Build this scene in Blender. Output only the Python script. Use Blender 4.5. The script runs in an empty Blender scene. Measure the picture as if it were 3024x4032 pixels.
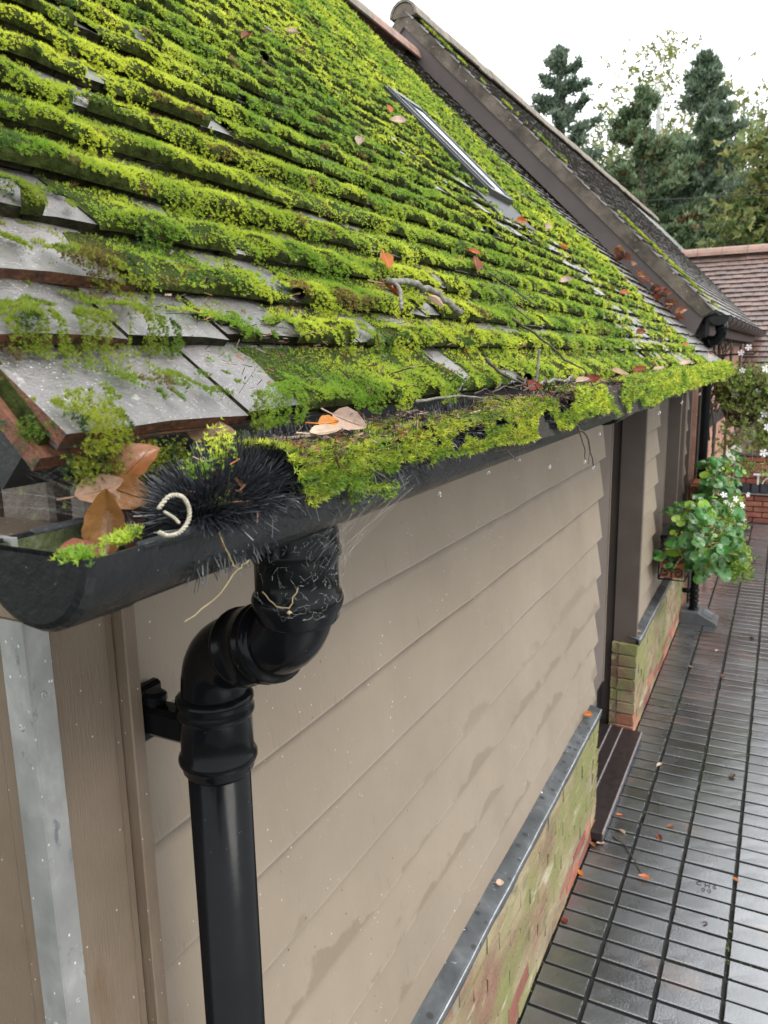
import bpy, math, random
import numpy as np
from mathutils import Vector, Matrix

R = random.Random(11)
rng = np.random.default_rng(11)
scene = bpy.context.scene
COL = scene.collection
rad = math.radians
PI = math.pi

# ------------------------------------------------------------------ camera
YAW, PITCH, ROLL, FPX = 27.4021, 11.0995, -1.0612, 3030.0
_y, _p, _r = rad(YAW), rad(PITCH), rad(ROLL)
FW = np.array([-math.sin(_y)*math.cos(_p), math.cos(_y)*math.cos(_p), -math.sin(_p)])
_rt = np.array([math.cos(_y), math.sin(_y), 0.0])
_up = np.cross(_rt, FW)
RT = _rt*math.cos(_r) + _up*math.sin(_r)
UP = -_rt*math.sin(_r) + _up*math.cos(_r)
CAM = np.array([0.0, 0.0, 2.2])
cd = bpy.data.cameras.new('camera')
cam = bpy.data.objects.new('camera', cd)
COL.objects.link(cam)
cam.matrix_world = Matrix(((RT[0], UP[0], -FW[0], CAM[0]), (RT[1], UP[1], -FW[1], CAM[1]),
                           (RT[2], UP[2], -FW[2], CAM[2]), (0, 0, 0, 1)))
cd.sensor_width = 36.0
cd.lens = FPX/4032*36.0
cd.clip_start = 0.02
cd.clip_end = 600
cd.dof.use_dof = True
cd.dof.focus_distance = 1.0
cd.dof.aperture_fstop = 14.0
scene.camera = cam

# ------------------------------------------------------------------ sky, sun, exposure
SUN_EL, SUN_AZ = 52.0, 100.0     # azimuth measured from +Y towards +X
w = bpy.data.worlds.new('World')
scene.world = w
w.use_nodes = True
nt = w.node_tree
nt.nodes.clear()
out = nt.nodes.new('ShaderNodeOutputWorld')
bg = nt.nodes.new('ShaderNodeBackground')
sky = nt.nodes.new('ShaderNodeTexSky')
sky.sky_type = 'NISHITA'
sky.sun_disc = False
sky.sun_elevation = rad(SUN_EL)
sky.sun_rotation = rad(SUN_AZ)
sky.air_density = 1.0
sky.dust_density = 4.0
hs = nt.nodes.new('ShaderNodeHueSaturation')
hs.inputs['Saturation'].default_value = 0.25
mx = nt.nodes.new('ShaderNodeMixRGB')
mx.inputs[0].default_value = 0.8
mx.inputs[2].default_value = (9.4, 9.7, 10.0, 1)      # even cloud cover
nt.links.new(sky.outputs[0], hs.inputs['Color'])
nt.links.new(hs.outputs[0], mx.inputs[1])
nt.links.new(mx.outputs[0], bg.inputs['Color'])
bg.inputs['Strength'].default_value = 0.13
nt.links.new(bg.outputs[0], out.inputs['Surface'])

sd = bpy.data.lights.new('sun', 'SUN')
sd.energy = 1.2
sd.angle = rad(28)
sd.color = (1.0, 0.97, 0.92)
so = bpy.data.objects.new('sun', sd)
COL.objects.link(so)
sdir = Vector((math.sin(rad(SUN_AZ))*math.cos(rad(SUN_EL)), math.cos(rad(SUN_AZ))*math.cos(rad(SUN_EL)), math.sin(rad(SUN_EL))))
so.rotation_euler = (-sdir).to_track_quat('-Z', 'Y').to_euler()
so.location = (3, -2, 8)

scene.view_settings.view_transform = 'Standard'
scene.view_settings.look = 'None'
scene.view_settings.exposure = 1.0
scene.view_settings.gamma = 1.0
scene.view_settings.use_curve_mapping = False
scene.cycles.max_bounces = 6
scene.cycles.transparent_max_bounces = 6

# ------------------------------------------------------------------ helpers
OFF = {}


def T(x, y, z):
    return Matrix.Translation((x, y, z))


def tag(o, label=None, cat=None, group=None, kind=None):
    if label: o['label'] = label
    if cat: o['category'] = cat
    if group: o['group'] = group
    if kind: o['kind'] = kind
    return o


def thing(name, label, cat, loc=(0, 0, 0), rotz=0.0, group=None):
    o = bpy.data.objects.new(name, None)
    o.empty_display_size = 0.05
    COL.objects.link(o)
    o.location = loc
    o.rotation_euler = (0, 0, rotz)
    OFF[o.name] = T(-loc[0], -loc[1], -loc[2])
    return tag(o, label, cat, group)


def link(o, parent=None, M=None):
    COL.objects.link(o)
    M = M or Matrix()
    if parent is not None:
        o.parent = parent
        o.matrix_basis = OFF[parent.name] @ M
        OFF[o.name] = M.inverted()
    else:
        o.matrix_basis = M
        OFF[o.name] = M.inverted()
    return o


def mk(name, V, F, m, smooth=False, tint=None):
    me = bpy.data.meshes.new(name)
    if isinstance(F, np.ndarray):
        V = np.ascontiguousarray(V, dtype=np.float32)
        F = np.ascontiguousarray(F, dtype=np.int32)
        nf, k = F.shape
        me.vertices.add(len(V))
        me.vertices.foreach_set('co', V.ravel())
        me.loops.add(nf*k)
        me.loops.foreach_set('vertex_index', F.ravel())
        me.polygons.add(nf)
        me.polygons.foreach_set('loop_start', np.arange(0, nf*k, k, dtype=np.int32))
        me.polygons.foreach_set('loop_total', np.full(nf, k, dtype=np.int32))
        me.update(calc_edges=True)
    else:
        me.from_pydata([tuple(v) for v in V], [], F)
    if smooth:
        me.polygons.foreach_set('use_smooth', np.ones(len(me.polygons), dtype=bool))
    if tint is not None:
        a = me.attributes.new('tint', 'FLOAT_COLOR', 'POINT')
        c = np.ones((len(me.vertices), 4), dtype=np.float32)
        c[:, :3] = tint
        a.data.foreach_set('color', c.ravel())
    if m: me.materials.append(m)
    return me


def ob(name, VF, m, parent=None, M=None, smooth=False, tint=None):
    me = mk(name, VF[0], VF[1], m, smooth, tint)
    return link(bpy.data.objects.new(name, me), parent, M)


def inst(name, me, parent=None, M=None):
    return link(bpy.data.objects.new(name, me), parent, M)


def join(parts):
    V, F = [], []
    for v, f in parts:
        o = len(V)
        V.extend([tuple(p) for p in v])
        F.extend([tuple(i+o for i in q) for q in f])
    return V, F


def box(x0, x1, y0, y1, z0, z1, b=0.0):
    if b <= 0:
        V = [(x0, y0, z0), (x1, y0, z0), (x1, y1, z0), (x0, y1, z0), (x0, y0, z1), (x1, y0, z1), (x1, y1, z1), (x0, y1, z1)]
        return V, [(0, 3, 2, 1), (4, 5, 6, 7), (0, 1, 5, 4), (1, 2, 6, 5), (2, 3, 7, 6), (3, 0, 4, 7)]
    # bevelled box: each corner becomes three vertices
    V = []; idx = {}
    X = (x0, x1); Y = (y0, y1); Z = (z0, z1)
    for i in (0, 1):
        for j in (0, 1):
            for k in (0, 1):
                sx, sy, sz = (b if i == 0 else -b), (b if j == 0 else -b), (b if k == 0 else -b)
                idx[i, j, k, 'x'] = len(V); V.append((X[i], Y[j]+sy, Z[k]+sz))
                idx[i, j, k, 'y'] = len(V); V.append((X[i]+sx, Y[j], Z[k]+sz))
                idx[i, j, k, 'z'] = len(V); V.append((X[i]+sx, Y[j]+sy, Z[k]))
    F = []
    for i in (0, 1):
        q = [idx[i, 0, 0, 'x'], idx[i, 1, 0, 'x'], idx[i, 1, 1, 'x'], idx[i, 0, 1, 'x']]
        F.append(q if i else q[::-1])
        q = [idx[0, i, 0, 'y'], idx[0, i, 1, 'y'], idx[1, i, 1, 'y'], idx[1, i, 0, 'y']]
        F.append(q if i else q[::-1])
        q = [idx[0, 0, i, 'z'], idx[1, 0, i, 'z'], idx[1, 1, i, 'z'], idx[0, 1, i, 'z']]
        F.append(q if i else q[::-1])
    for i in (0, 1):
        for j in (0, 1):
            F.append([idx[i, j, 0, 'x'], idx[i, j, 0, 'y'], idx[i, j, 1, 'y'], idx[i, j, 1, 'x']])
            F.append([idx[i, 0, j, 'x'], idx[i, 0, j, 'z'], idx[i, 1, j, 'z'], idx[i, 1, j, 'x']])
            F.append([idx[0, i, j, 'y'], idx[0, i, j, 'z'], idx[1, i, j, 'z'], idx[1, i, j, 'y']])
            for k in (0, 1):
                F.append([idx[i, j, k, 'x'], idx[i, j, k, 'y'], idx[i, j, k, 'z']])
    return V, F


def fixn(o):
    import bmesh
    bm = bmesh.new(); bm.from_mesh(o.data)
    bmesh.ops.recalc_face_normals(bm, faces=bm.faces)
    bm.to_mesh(o.data); bm.free()
    return o


def prism(P, axis, a0, a1):
    """closed 2-D outline P extruded along an axis ('y': P is (x,z); 'x': (y,z); 'z': (x,y))"""
    n = len(P)
    def pt(p, a):
        return (p[0], a, p[1]) if axis == 'y' else ((a, p[0], p[1]) if axis == 'x' else (p[0], p[1], a))
    V = [pt(p, a0) for p in P] + [pt(p, a1) for p in P]
    F = [tuple(range(n))[::-1], tuple(range(n, 2*n))]
    for i in range(n):
        j = (i+1) % n
        F.append((i, j, n+j, n+i))
    return V, F


def tube(path, r, n=8, cap=True):
    path = [Vector(p) for p in path]
    rs = r if isinstance(r, (list, tuple)) else [r]*len(path)
    V, F = [], []
    prev = None
    for i, p in enumerate(path):
        d = (path[min(i+1, len(path)-1)] - path[max(i-1, 0)]).normalized()
        if prev is None:
            a = d.orthogonal().normalized()
        else:
            a = (prev - d*prev.dot(d)).normalized()
        prev = a
        b = d.cross(a)
        for k in range(n):
            t = 2*PI*k/n
            V.append(p + (a*math.cos(t) + b*math.sin(t))*rs[i])
    for i in range(len(path)-1):
        for k in range(n):
            q = (k+1) % n
            F.append((i*n+k, i*n+q, (i+1)*n+q, (i+1)*n+k))
    if cap:
        F.append(tuple(range(n))[::-1])
        F.append(tuple(range((len(path)-1)*n, len(path)*n)))
    return V, F


def arc_path(pts, fil, seg=6):
    """polyline with rounded corners"""
    P = [Vector(p) for p in pts]
    o = [P[0]]
    for i in range(1, len(P)-1):
        a = (P[i-1]-P[i]).normalized(); b = (P[i+1]-P[i]).normalized()
        s = P[i]+a*fil; e = P[i]+b*fil
        for k in range(seg+1):
            t = k/seg
            o.append(s*(1-t)**2 + P[i]*2*t*(1-t) + e*t*t)
    o.append(P[-1])
    return o


def _hash(ix, iy, seed):
    h = (ix.astype(np.int64)*374761393 + iy.astype(np.int64)*668265263 + seed*974634721) & 0xFFFFFFFF
    h = ((h ^ (h >> 13))*1274126177) & 0xFFFFFFFF
    return ((h ^ (h >> 16)) & 0xFFFFFF)/float(0xFFFFFF)


def vnoise(x, y, seed=0):
    ix, iy = np.floor(x), np.floor(y)
    fx, fy = x-ix, y-iy
    fx = fx*fx*(3-2*fx); fy = fy*fy*(3-2*fy)
    a = _hash(ix, iy, seed); b = _hash(ix+1, iy, seed); c = _hash(ix, iy+1, seed); d = _hash(ix+1, iy+1, seed)
    return (a*(1-fx)+b*fx)*(1-fy) + (c*(1-fx)+d*fx)*fy


def fbm(x, y, seed=0, o=3):
    s = 0; a = .5; t = 0
    for i in range(o):
        s = s + a*vnoise(x*2**i, y*2**i, seed+i*17); t += a; a *= .5
    return s/t


def sstep(a, b, x):
    t = np.clip((x-a)/(b-a), 0, 1)
    return t*t*(3-2*t)


def blades(P, N, rad_, nb, colr, lean=.35, wid=.24, up=(.2, 1.1)):
    """star shoots: nb pointed leaves round each point. returns V,F,tint"""
    n = len(P)
    N = N/np.linalg.norm(N, axis=1, keepdims=True)
    t1 = np.cross(N, rng.normal(size=(n, 3))); t1 /= np.linalg.norm(t1, axis=1, keepdims=True)
    t2 = np.cross(N, t1)
    a = rng.uniform(0, 2*PI, (n, 1)) + np.arange(nb)[None, :]*2*PI/nb + rng.normal(0, .3, (n, nb))
    el = rng.uniform(up[0], up[1], (n, nb))
    L = rad_[:, None]*rng.uniform(.7, 1.3, (n, nb))
    ca, sa = np.cos(a)[..., None], np.sin(a)[..., None]
    rd = ca*t1[:, None, :] + sa*t2[:, None, :]
    tg = -sa*t1[:, None, :] + ca*t2[:, None, :]
    d = rd*np.cos(el)[..., None] + N[:, None, :]*np.sin(el)[..., None]
    B = P[:, None, :] + rd*(.10*L)[..., None]
    w_ = (L*wid)[..., None]
    tip = P[:, None, :] + d*L[..., None]
    V = np.stack([B-tg*w_, B+tg*w_, tip], 2).reshape(-1, 3)
    F = np.arange(n*nb*3, dtype=np.int32).reshape(-1, 3)
    c = np.repeat(colr, nb*3, axis=0)
    return V, F, c


# ------------------------------------------------------------------ materials
class Mt:
    def __init__(s, name):
        s.m = bpy.data.materials.new(name); s.m.use_nodes = True
        s.t = s.m.node_tree; s.n = s.t.nodes
        s.b = s.n['Principled BSDF']
        g = s.n.new('ShaderNodeNewGeometry'); s.pos = g.outputs['Position']
        s.col = None

    def lk(s, a, b): s.t.links.new(a, b)

    def map(s, st=(1, 1, 1)):
        q = s.n.new('ShaderNodeMapping'); q.inputs['Scale'].default_value = st
        s.lk(s.pos, q.inputs['Vector']); return q.outputs[0]

    def noise(s, scale, detail=5, st=None, rough=.6, dist=0):
        q = s.n.new('ShaderNodeTexNoise'); q.inputs['Scale'].default_value = scale
        q.inputs['Detail'].default_value = detail; q.inputs['Roughness'].default_value = rough
        q.inputs['Distortion'].default_value = dist
        s.lk(s.map(st) if st else s.pos, q.inputs['Vector']); return q.outputs['Fac']

    def voro(s, scale, st=None, feat='F1'):
        q = s.n.new('ShaderNodeTexVoronoi'); q.inputs['Scale'].default_value = scale
        q.feature = feat
        s.lk(s.map(st) if st else s.pos, q.inputs['Vector']); return q.outputs['Distance']

    def ramp(s, fac, stops):
        q = s.n.new('ShaderNodeValToRGB'); e = q.color_ramp.elements
        for i, (p, c) in enumerate(stops):
            el = e[i] if i < 2 else e.new(p)
            el.position = p
            el.color = (c, c, c, 1) if isinstance(c, (int, float)) else (c[0], c[1], c[2], 1)
        s.lk(fac, q.inputs[0]); return q.outputs[0]

    def base(s, fac, stops): s.col = s.ramp(fac, stops); return s

    def mix(s, mask, c, blend='MIX'):
        q = s.n.new('ShaderNodeMixRGB'); q.blend_type = blend
        s.lk(mask, q.inputs[0]) if not isinstance(mask, float) else None
        if isinstance(mask, float): q.inputs[0].default_value = mask
        s.lk(s.col, q.inputs[1])
        if isinstance(c, tuple): q.inputs[2].default_value = (c[0], c[1], c[2], 1)
        else: s.lk(c, q.inputs[2])
        s.col = q.outputs[0]; return s

    def layer(s, fac, lo, hi, c):
        return s.mix(s.ramp(fac, [(lo, 0.0), (hi, 1.0)] if lo < hi else [(hi, 1.0), (lo, 0.0)]), c)

    def math(s, op, a, b):
        q = s.n.new('ShaderNodeMath'); q.operation = op
        for i, v in enumerate((a, b)):
            if isinstance(v, (int, float)): q.inputs[i].default_value = v
            else: s.lk(v, q.inputs[i])
        return q.outputs[0]

    def rnd(s, amount, hue=.0):
        o = s.n.new('ShaderNodeObjectInfo'); h = s.n.new('ShaderNodeHueSaturation')
        v = s.math('MULTIPLY_ADD', o.outputs['Random'], 2*amount)
        v.node.inputs[2].default_value = 1-amount
        s.lk(v, h.inputs['Value'])
        if hue:
            q = s.math('FRACT', s.math('MULTIPLY', o.outputs['Random'], 7.31), 0)
            q = s.math('MULTIPLY_ADD', q, 2*hue); q.node.inputs[2].default_value = .5-hue
            s.lk(q, h.inputs['Hue'])
        s.lk(s.col, h.inputs['Color']); s.col = h.outputs[0]; return s

    def attr(s, name='tint'):
        a = s.n.new('ShaderNodeAttribute'); a.attribute_name = name; return a.outputs['Color']

    def done(s, rough=.6, bump=None, bs=.3, bd=.01, spec=.5, metal=0, coat=0, coatr=.1, trans=0, alpha=None):
        if isinstance(s.col, tuple): s.b.inputs['Base Color'].default_value = (*s.col, 1)
        elif s.col is not None: s.lk(s.col, s.b.inputs['Base Color'])
        if isinstance(rough, (int, float)): s.b.inputs['Roughness'].default_value = rough
        else: s.lk(rough, s.b.inputs['Roughness'])
        s.b.inputs['Specular IOR Level'].default_value = spec
        s.b.inputs['Metallic'].default_value = metal
        s.b.inputs['Coat Weight'].default_value = coat
        s.b.inputs['Coat Roughness'].default_value = coatr
        if alpha is not None: s.b.inputs['Alpha'].default_value = alpha
        if bump is not None:
            q = s.n.new('ShaderNodeBump'); q.inputs['Strength'].default_value = bs; q.inputs['Distance'].default_value = bd
            s.lk(bump, q.inputs['Height']); s.lk(q.outputs[0], s.b.inputs['Normal'])
            if coat: s.lk(q.outputs[0], s.b.inputs['Coat Normal'])
        if trans:
            t = s.n.new('ShaderNodeBsdfTranslucent'); x = s.n.new('ShaderNodeMixShader')
            x.inputs[0].default_value = trans
            if isinstance(s.col, tuple): t.inputs[0].default_value = (*s.col, 1)
            else: s.lk(s.col, t.inputs[0])
            s.lk(s.b.outputs[0], x.inputs[1]); s.lk(t.outputs[0], x.inputs[2])
            s.lk(x.outputs[0], s.n['Material Output'].inputs['Surface'])
        return s.m


def plain(name, c, rough=.5, var=.25, scale=30, bs=.15, bsc=120, spec=.5, metal=0, coat=0, trans=0, rnd=0, hue=0):
    k = Mt(name)
    lo = tuple(x*(1-var) for x in c); hi = tuple(min(1, x*(1+var)) for x in c)
    k.base(k.noise(scale), [(.3, lo), (.7, hi)])
    if rnd: k.rnd(rnd, hue)
    return k.done(rough, k.noise(bsc, 4), bs, .004, spec, metal, coat, .15, trans)


MAT = {}

k = Mt('roof_tile_clay')
k.base(k.noise(9, 6), [(.3, (.075, .066, .064)), (.55, (.13, .118, .115)), (.75, (.19, .17, .16))])
k.rnd(.25, .01)
k.layer(k.noise(26, 5), .62, .74, (.26, .13, .08))
k.layer(k.noise(60, 4), .64, .70, (.30, .29, .26))
k.layer(k.noise(13, 6), .54, .66, (.06, .062, .05))
k.layer(k.noise(34, 5), .60, .70, (.045, .055, .025))
k.layer(k.voro(240), .20, .12, (.40, .40, .385))
k.layer(k.voro(120), .10, .06, (.02, .022, .015))
MAT['tile'] = k.done(k.ramp(k.noise(35, 4), [(.35, .30), (.7, .5)]), k.math('ADD', k.noise(420, 3), k.noise(120, 4)), .55, .003, .9, 0, .6, .28)

k = Mt('bare_orange_clay')
k.base(k.noise(60, 6), [(.3, (.05, .022, .012)), (.6, (.17, .065, .032)), (.8, (.24, .12, .07))])
k.layer(k.noise(80, 4), .58, .66, (.03, .045, .012))
MAT['clay'] = k.done(.8, k.noise(150, 4), .6, .006)

MAT['edge'] = plain('mossy_shaded_tile_edge', (.030, .028, .016), .95, .7, 50, 1.0, 140, spec=.1)
k = Mt('far_roof_tile')
k.base(k.noise(5, 5), [(.3, (.085, .052, .042)), (.55, (.16, .095, .075)), (.75, (.22, .14, .115))])
k.layer(k.noise(11, 4, (1, 1, 1)), .55, .68, (.10, .09, .09))
k.layer(k.noise(40, 3), .68, .72, (.42, .38, .36))
MAT['redtile'] = k.done(.32, k.noise(200, 3), .4, .003, .8, 0, .3, .2)

k = Mt('grey_lichen_tile')
k.base(k.noise(8, 5), [(.3, (.14, .13, .13)), (.7, (.30, .285, .275))])
k.layer(k.noise(18, 5), .6, .72, (.2, .2, .08))
k.layer(k.noise(70, 3), .66, .7, (.4, .4, .36))
MAT['greytile'] = k.done(.34, k.noise(200, 3), .4, .004, .9, 0, .5, .2)

k = Mt('ridge_clay')
k.base(k.noise(7, 5), [(.3, (.22, .12, .09)), (.7, (.36, .22, .17))])
k.layer(k.noise(14, 5), .5, .68, (.15, .14, .11))
MAT['ridge'] = k.done(.6, k.noise(120, 4), .4, .005)

k = Mt('lichen_ridge')
k.base(k.noise(9, 5), [(.3, (.13, .11, .09)), (.7, (.25, .21, .17))])
k.layer(k.noise(24, 5), .55, .68, (.24, .24, .12))
k.layer(k.noise(60, 3), .66, .71, (.5, .48, .45))
MAT['lridge'] = k.done(.75, k.noise(120, 4), .5, .005)

k = Mt('verge_mortar')
k.base(k.noise(6, 6), [(.35, (.055, .045, .035)), (.65, (.17, .14, .11))])
k.layer(k.noise(22, 4), .62, .74, (.2, .19, .08))
k.layer(k.noise(34, 3), .7, .74, (.5, .48, .45))
MAT['verge'] = k.done(.85, k.noise(60, 5), .7, .01)

# painted weatherboard: sawn grain across, damp runs, splashes
k = Mt('beige_board_paint')
k.base(k.noise(2.2, 5), [(.3, (.200, .160, .118)), (.7, (.246, .200, .150))])
k.rnd(.035)
k.layer(k.noise(30, 3, (1, 7, .7)), .60, .85, (.26, .205, .155))
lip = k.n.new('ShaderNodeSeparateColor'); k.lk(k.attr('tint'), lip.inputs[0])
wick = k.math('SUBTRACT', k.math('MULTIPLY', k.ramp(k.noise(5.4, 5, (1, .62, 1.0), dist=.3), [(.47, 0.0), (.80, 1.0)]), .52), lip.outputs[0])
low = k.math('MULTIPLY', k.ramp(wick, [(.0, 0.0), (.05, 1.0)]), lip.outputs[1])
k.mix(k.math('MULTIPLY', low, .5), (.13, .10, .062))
k.mix(k.math('MULTIPLY', k.ramp(k.math('ADD', lip.outputs[0], k.math('MULTIPLY', k.noise(9, 4), .12)), [(.76, 0.0), (.92, 1.0)]), .82), (.06, .047, .035))  # lap shadow below the board above, painted into the colour
k.layer(k.math('ADD', k.noise(60, 4, (1, 1, .12)), k.math('MULTIPLY', lip.outputs[0], -.12)), .60, .78, (.165, .132, .098))
k.layer(k.math('ADD', k.voro(52), k.ramp(k.noise(5, 3), [(.4, .0), (.62, .12)])), .11, .06, (.62, .58, .5))
k.layer(k.voro(19, (1, 1.3, 1)), .055, .03, (.06, .05, .04))
grain = k.math('ADD', k.noise(70, 4, (1, 5, .6)), k.math('MULTIPLY', k.noise(300, 3), .4))
MAT['board'] = k.done(k.ramp(k.noise(6, 3), [(.3, .42), (.7, .58)]), grain, .35, .002, .4)

k = Mt('brown_trim_paint')
k.base(k.noise(4, 5), [(.3, (.085, .066, .055)), (.7, (.118, .094, .08))])
k.layer(k.noise(40, 4, (3, 3, .3)), .62, .8, (.07, .05, .04))
MAT['trim'] = k.done(.45, k.noise(160, 4, (3, 3, .25)), .25, .002, .4)

k = Mt('corner_board_paint')
k.base(k.noise(5, 5), [(.3, (.135, .100, .068)), (.7, (.180, .136, .098))])
k.layer(k.noise(9, 5, (1, 1, .35)), .60, .72, (.125, .08, .045))
k.layer(k.voro(55), .075, .045, (.55, .5, .42))
k.layer(k.noise(30, 4, (1, 1, .5)), .70, .74, (.07, .05, .045))
MAT['corner'] = k.done(.42, k.noise(110, 4, (4, 4, .35)), .4, .003, .45)

k = Mt('galvanised_metal')
k.base(k.noise(14, 6, (1, 1, .6)), [(.3, (.26, .26, .25)), (.55, (.35, .35, .335)), (.72, (.50, .495, .48))])
k.layer(k.voro(75, (1, 1, .7)), .12, .06, (.8, .8, .78))
k.layer(k.noise(34, 5, (1, 1, .5)), .64, .70, (.2, .21, .22))
MAT['galv'] = k.done(k.ramp(k.noise(25), [(.3, .42), (.7, .62)]), k.noise(260, 3), .12, .001, .5, .55)

k = Mt('lead_flashing')
k.base(k.noise(6, 6, dist=.3), [(.35, (.045, .048, .051)), (.52, (.075, .080, .084)), (.68, (.135, .142, .148))])
k.layer(k.voro(26), .30, .20, (.035, .037, .040))
k.layer(k.noise(60, 3), .68, .72, (.35, .37, .38))
k.layer(k.noise(20, 3), .72, .75, (.6, .66, .68))
MAT['lead'] = k.done(k.ramp(k.noise(18), [(.3, .30), (.7, .5)]), k.noise(90, 3), .12, .002, .5, .15)

k = Mt('black_gloss_pipe')
k.base(k.noise(6, 4), [(.3, (.003, .0033, .0038)), (.7, (.006, .0064, .0072))])
k.layer(k.math('ADD', k.voro(95), k.ramp(k.noise(14, 3), [(.45, 0.0), (.6, .1)])), .05, .02, (.20, .19, .17))
k.layer(k.noise(9, 6, (1, 1, .35)), .60, .74, (.020, .020, .018))
MAT['pipe'] = k.done(k.ramp(k.noise(40, 4), [(.3, .13), (.75, .24)]), k.noise(150, 3), .05, .002, .13)
k.b.inputs['IOR'].default_value = 1.45

k = Mt('black_iron_gutter')
k.base(k.noise(20, 5), [(.3, (.005, .0055, .006)), (.7, (.014, .015, .016))])
k.layer(k.voro(130), .07, .04, (.28, .28, .27))
MAT['gutter'] = k.done(k.ramp(k.noise(60, 4), [(.3, .25), (.7, .42)]), k.noise(140, 4), .4, .0025, .28)

k = Mt('gutter_inside_algae')
k.base(k.noise(30, 5), [(.3, (.012, .018, .006)), (.6, (.045, .055, .015)), (.8, (.16, .17, .12))])
MAT['algae'] = k.done(.7, k.noise(120, 4), .6, .004)

k = Mt('plinth_brick')
k.base(k.noise(9, 5), [(.3, (.13, .065, .042)), (.6, (.20, .115, .072)), (.8, (.26, .18, .115))])
k.rnd(.10, .01)
k.layer(k.noise(3.2, 6, (1, .6, 1.5)), .38, .58, (.28, .235, .135))
k.layer(k.noise(2.6, 5, (1, .7, .9)), .48, .60, (.165, .165, .055))
k.layer(k.noise(14, 5, (1, .5, 1)), .56, .70, (.13, .11, .06))
k.layer(k.noise(7, 5, (1, .5, 1.6)), .60, .70, (.34, .31, .21))
MAT['brick'] = k.done(.75, k.noise(70, 5), .8, .008)

k = Mt('lime_mortar')
k.base(k.noise(12, 5), [(.3, (.14, .115, .08)), (.7, (.26, .22, .15))])
k.layer(k.noise(3.0, 5), .48, .62, (.15, .165, .05))
MAT['mortar'] = k.done(.9, k.noise(90, 4), .8, .006)

k = Mt('far_red_brick')
k.base(k.noise(8, 4), [(.3, (.19, .06, .042)), (.7, (.32, .125, .08))])
k.rnd(.28, .012)
MAT['redbrick'] = k.done(.7, k.noise(60, 4), .5, .005)

k = Mt('pink_infill_brick')
k.base(k.noise(6, 4), [(.3, (.30, .14, .095)), (.7, (.45, .26, .19))])
k.layer(k.noise(24, 4), .6, .7, (.5, .36, .28))
MAT['pinkbrick'] = k.done(.8, k.noise(60, 4), .5, .005)
MAT['blackwood'] = plain('black_timber', (.012, .011, .011), .4, .5, 18, .5, 60)
MAT['bluebrick'] = plain('blue_black_brick', (.022, .026, .034), .3, .4, 12, .3, 90, rnd=.25)
MAT['concrete'] = plain('pale_concrete', (.34, .32, .28), .8, .3, 18, .5, 90)
MAT['darkjoint'] = plain('joint_soil', (.009, .009, .007), .85, .5, 30, .9, 160)

k = Mt('wet_stable_paver')
k.base(k.noise(5, 5), [(.3, (.022, .024, .026)), (.7, (.052, .056, .062))])
k.rnd(.40, .02)
k.layer(k.noise(2.6, 4), .60, .74, (.11, .062, .048))
k.layer(k.noise(7, 4), .63, .74, (.050, .052, .024))
k.layer(k.voro(60), .05, .03, (.12, .10, .08))
wet = k.noise(2.3, 3, (1, .8, 1))
k2 = k.ramp(wet, [(.40, .16), (.60, .40)])
MAT['paver'] = k.done(k2, k.math('ADD', k.noise(110, 4), k.math('MULTIPLY', k.noise(330, 3), .6)), .30, .0028, 1.0, 0, 1.0, .15)
k.b.inputs['Coat IOR'].default_value = 2.3
k.b.inputs['IOR'].default_value = 1.7

MAT['soilmoss'] = plain('moss_soil', (.034, .044, .011), .95, .6, 60, 1.0, 150, spec=.08)
MAT['soil'] = plain('gutter_compost', (.016, .012, .008), .85, .6, 70, 1.0, 180)
MAT['ground'] = plain('far_ground', (.05, .06, .03), .9, .4, 3, .5, 20)


def leafy(name, rough=.5, trans=.35, spec=.4):
    k = Mt(name); k.col = k.attr(); return k.done(rough, None, trans=trans, spec=spec)


MAT['moss'] = leafy('moss_leaf', .5, .45, .4)
MAT['needle'] = leafy('litter', .5, .1, .4)
MAT['treeleaf'] = leafy('tree_leaf', .6, .3, .3)
MAT['bristle'] = plain('black_bristle', (.026, .029, .034), .28, .4, 200, 0, 100, spec=.6)
MAT['bark'] = plain('twig_bark', (.06, .045, .033), .75, .5, 60, .7, 200)
MAT['lichenbark'] = plain('lichened_bark', (.16, .15, .12), .8, .65, 110, .8, 200)
MAT['web'] = Mt('cobweb')
MAT['web'].col = (.55, .55, .53); MAT['web'] = MAT['web'].done(.6, None, alpha=.20, trans=0)
MAT['string'] = plain('pale_twine', (.42, .38, .29), .7, .25, 300, .6, 500)
MAT['wire'] = plain('grey_wire', (.30, .30, .28), .4, .3, 80, .1, 200, metal=.7)


def leafmat(name, c, vein, rough=.42, trans=.25):
    k = Mt(name)
    k.base(k.noise(45, 5), [(.3, tuple(x*.6 for x in c)), (.7, tuple(x*1.2 for x in c))])
    k.layer(k.noise(110, 4), .62, .72, tuple(x*.35 for x in c))
    k.rnd(.2, .012)
    return k.done(rough, k.noise(150, 3), .3, .003, .5, trans=trans)


MAT['leaf_tan'] = leafmat('dead_leaf_tan', (.42, .27, .16), 0)
MAT['leaf_pale'] = leafmat('dead_leaf_pale', (.52, .37, .27), 0)
MAT['leaf_brown'] = leafmat('dead_leaf_brown', (.24, .10, .035), 0, .3)
MAT['leaf_rust'] = leafmat('dead_leaf_rust', (.23, .055, .018), 0, .35)
MAT['leaf_orange'] = leafmat('dead_leaf_orange', (.50, .15, .02), 0, .35)
MAT['leaf_dark'] = leafmat('dead_leaf_dark', (.07, .03, .018), 0, .3)


def greenmat(name, c):
    k = Mt(name)
    k.base(k.noise(26, 4), [(.3, tuple(x*.75 for x in c)), (.7, tuple(x*1.2 for x in c))])
    k.rnd(.35, .02)
    return k.done(.30, k.noise(60, 3), .25, .004, .55, trans=.3)


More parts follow.
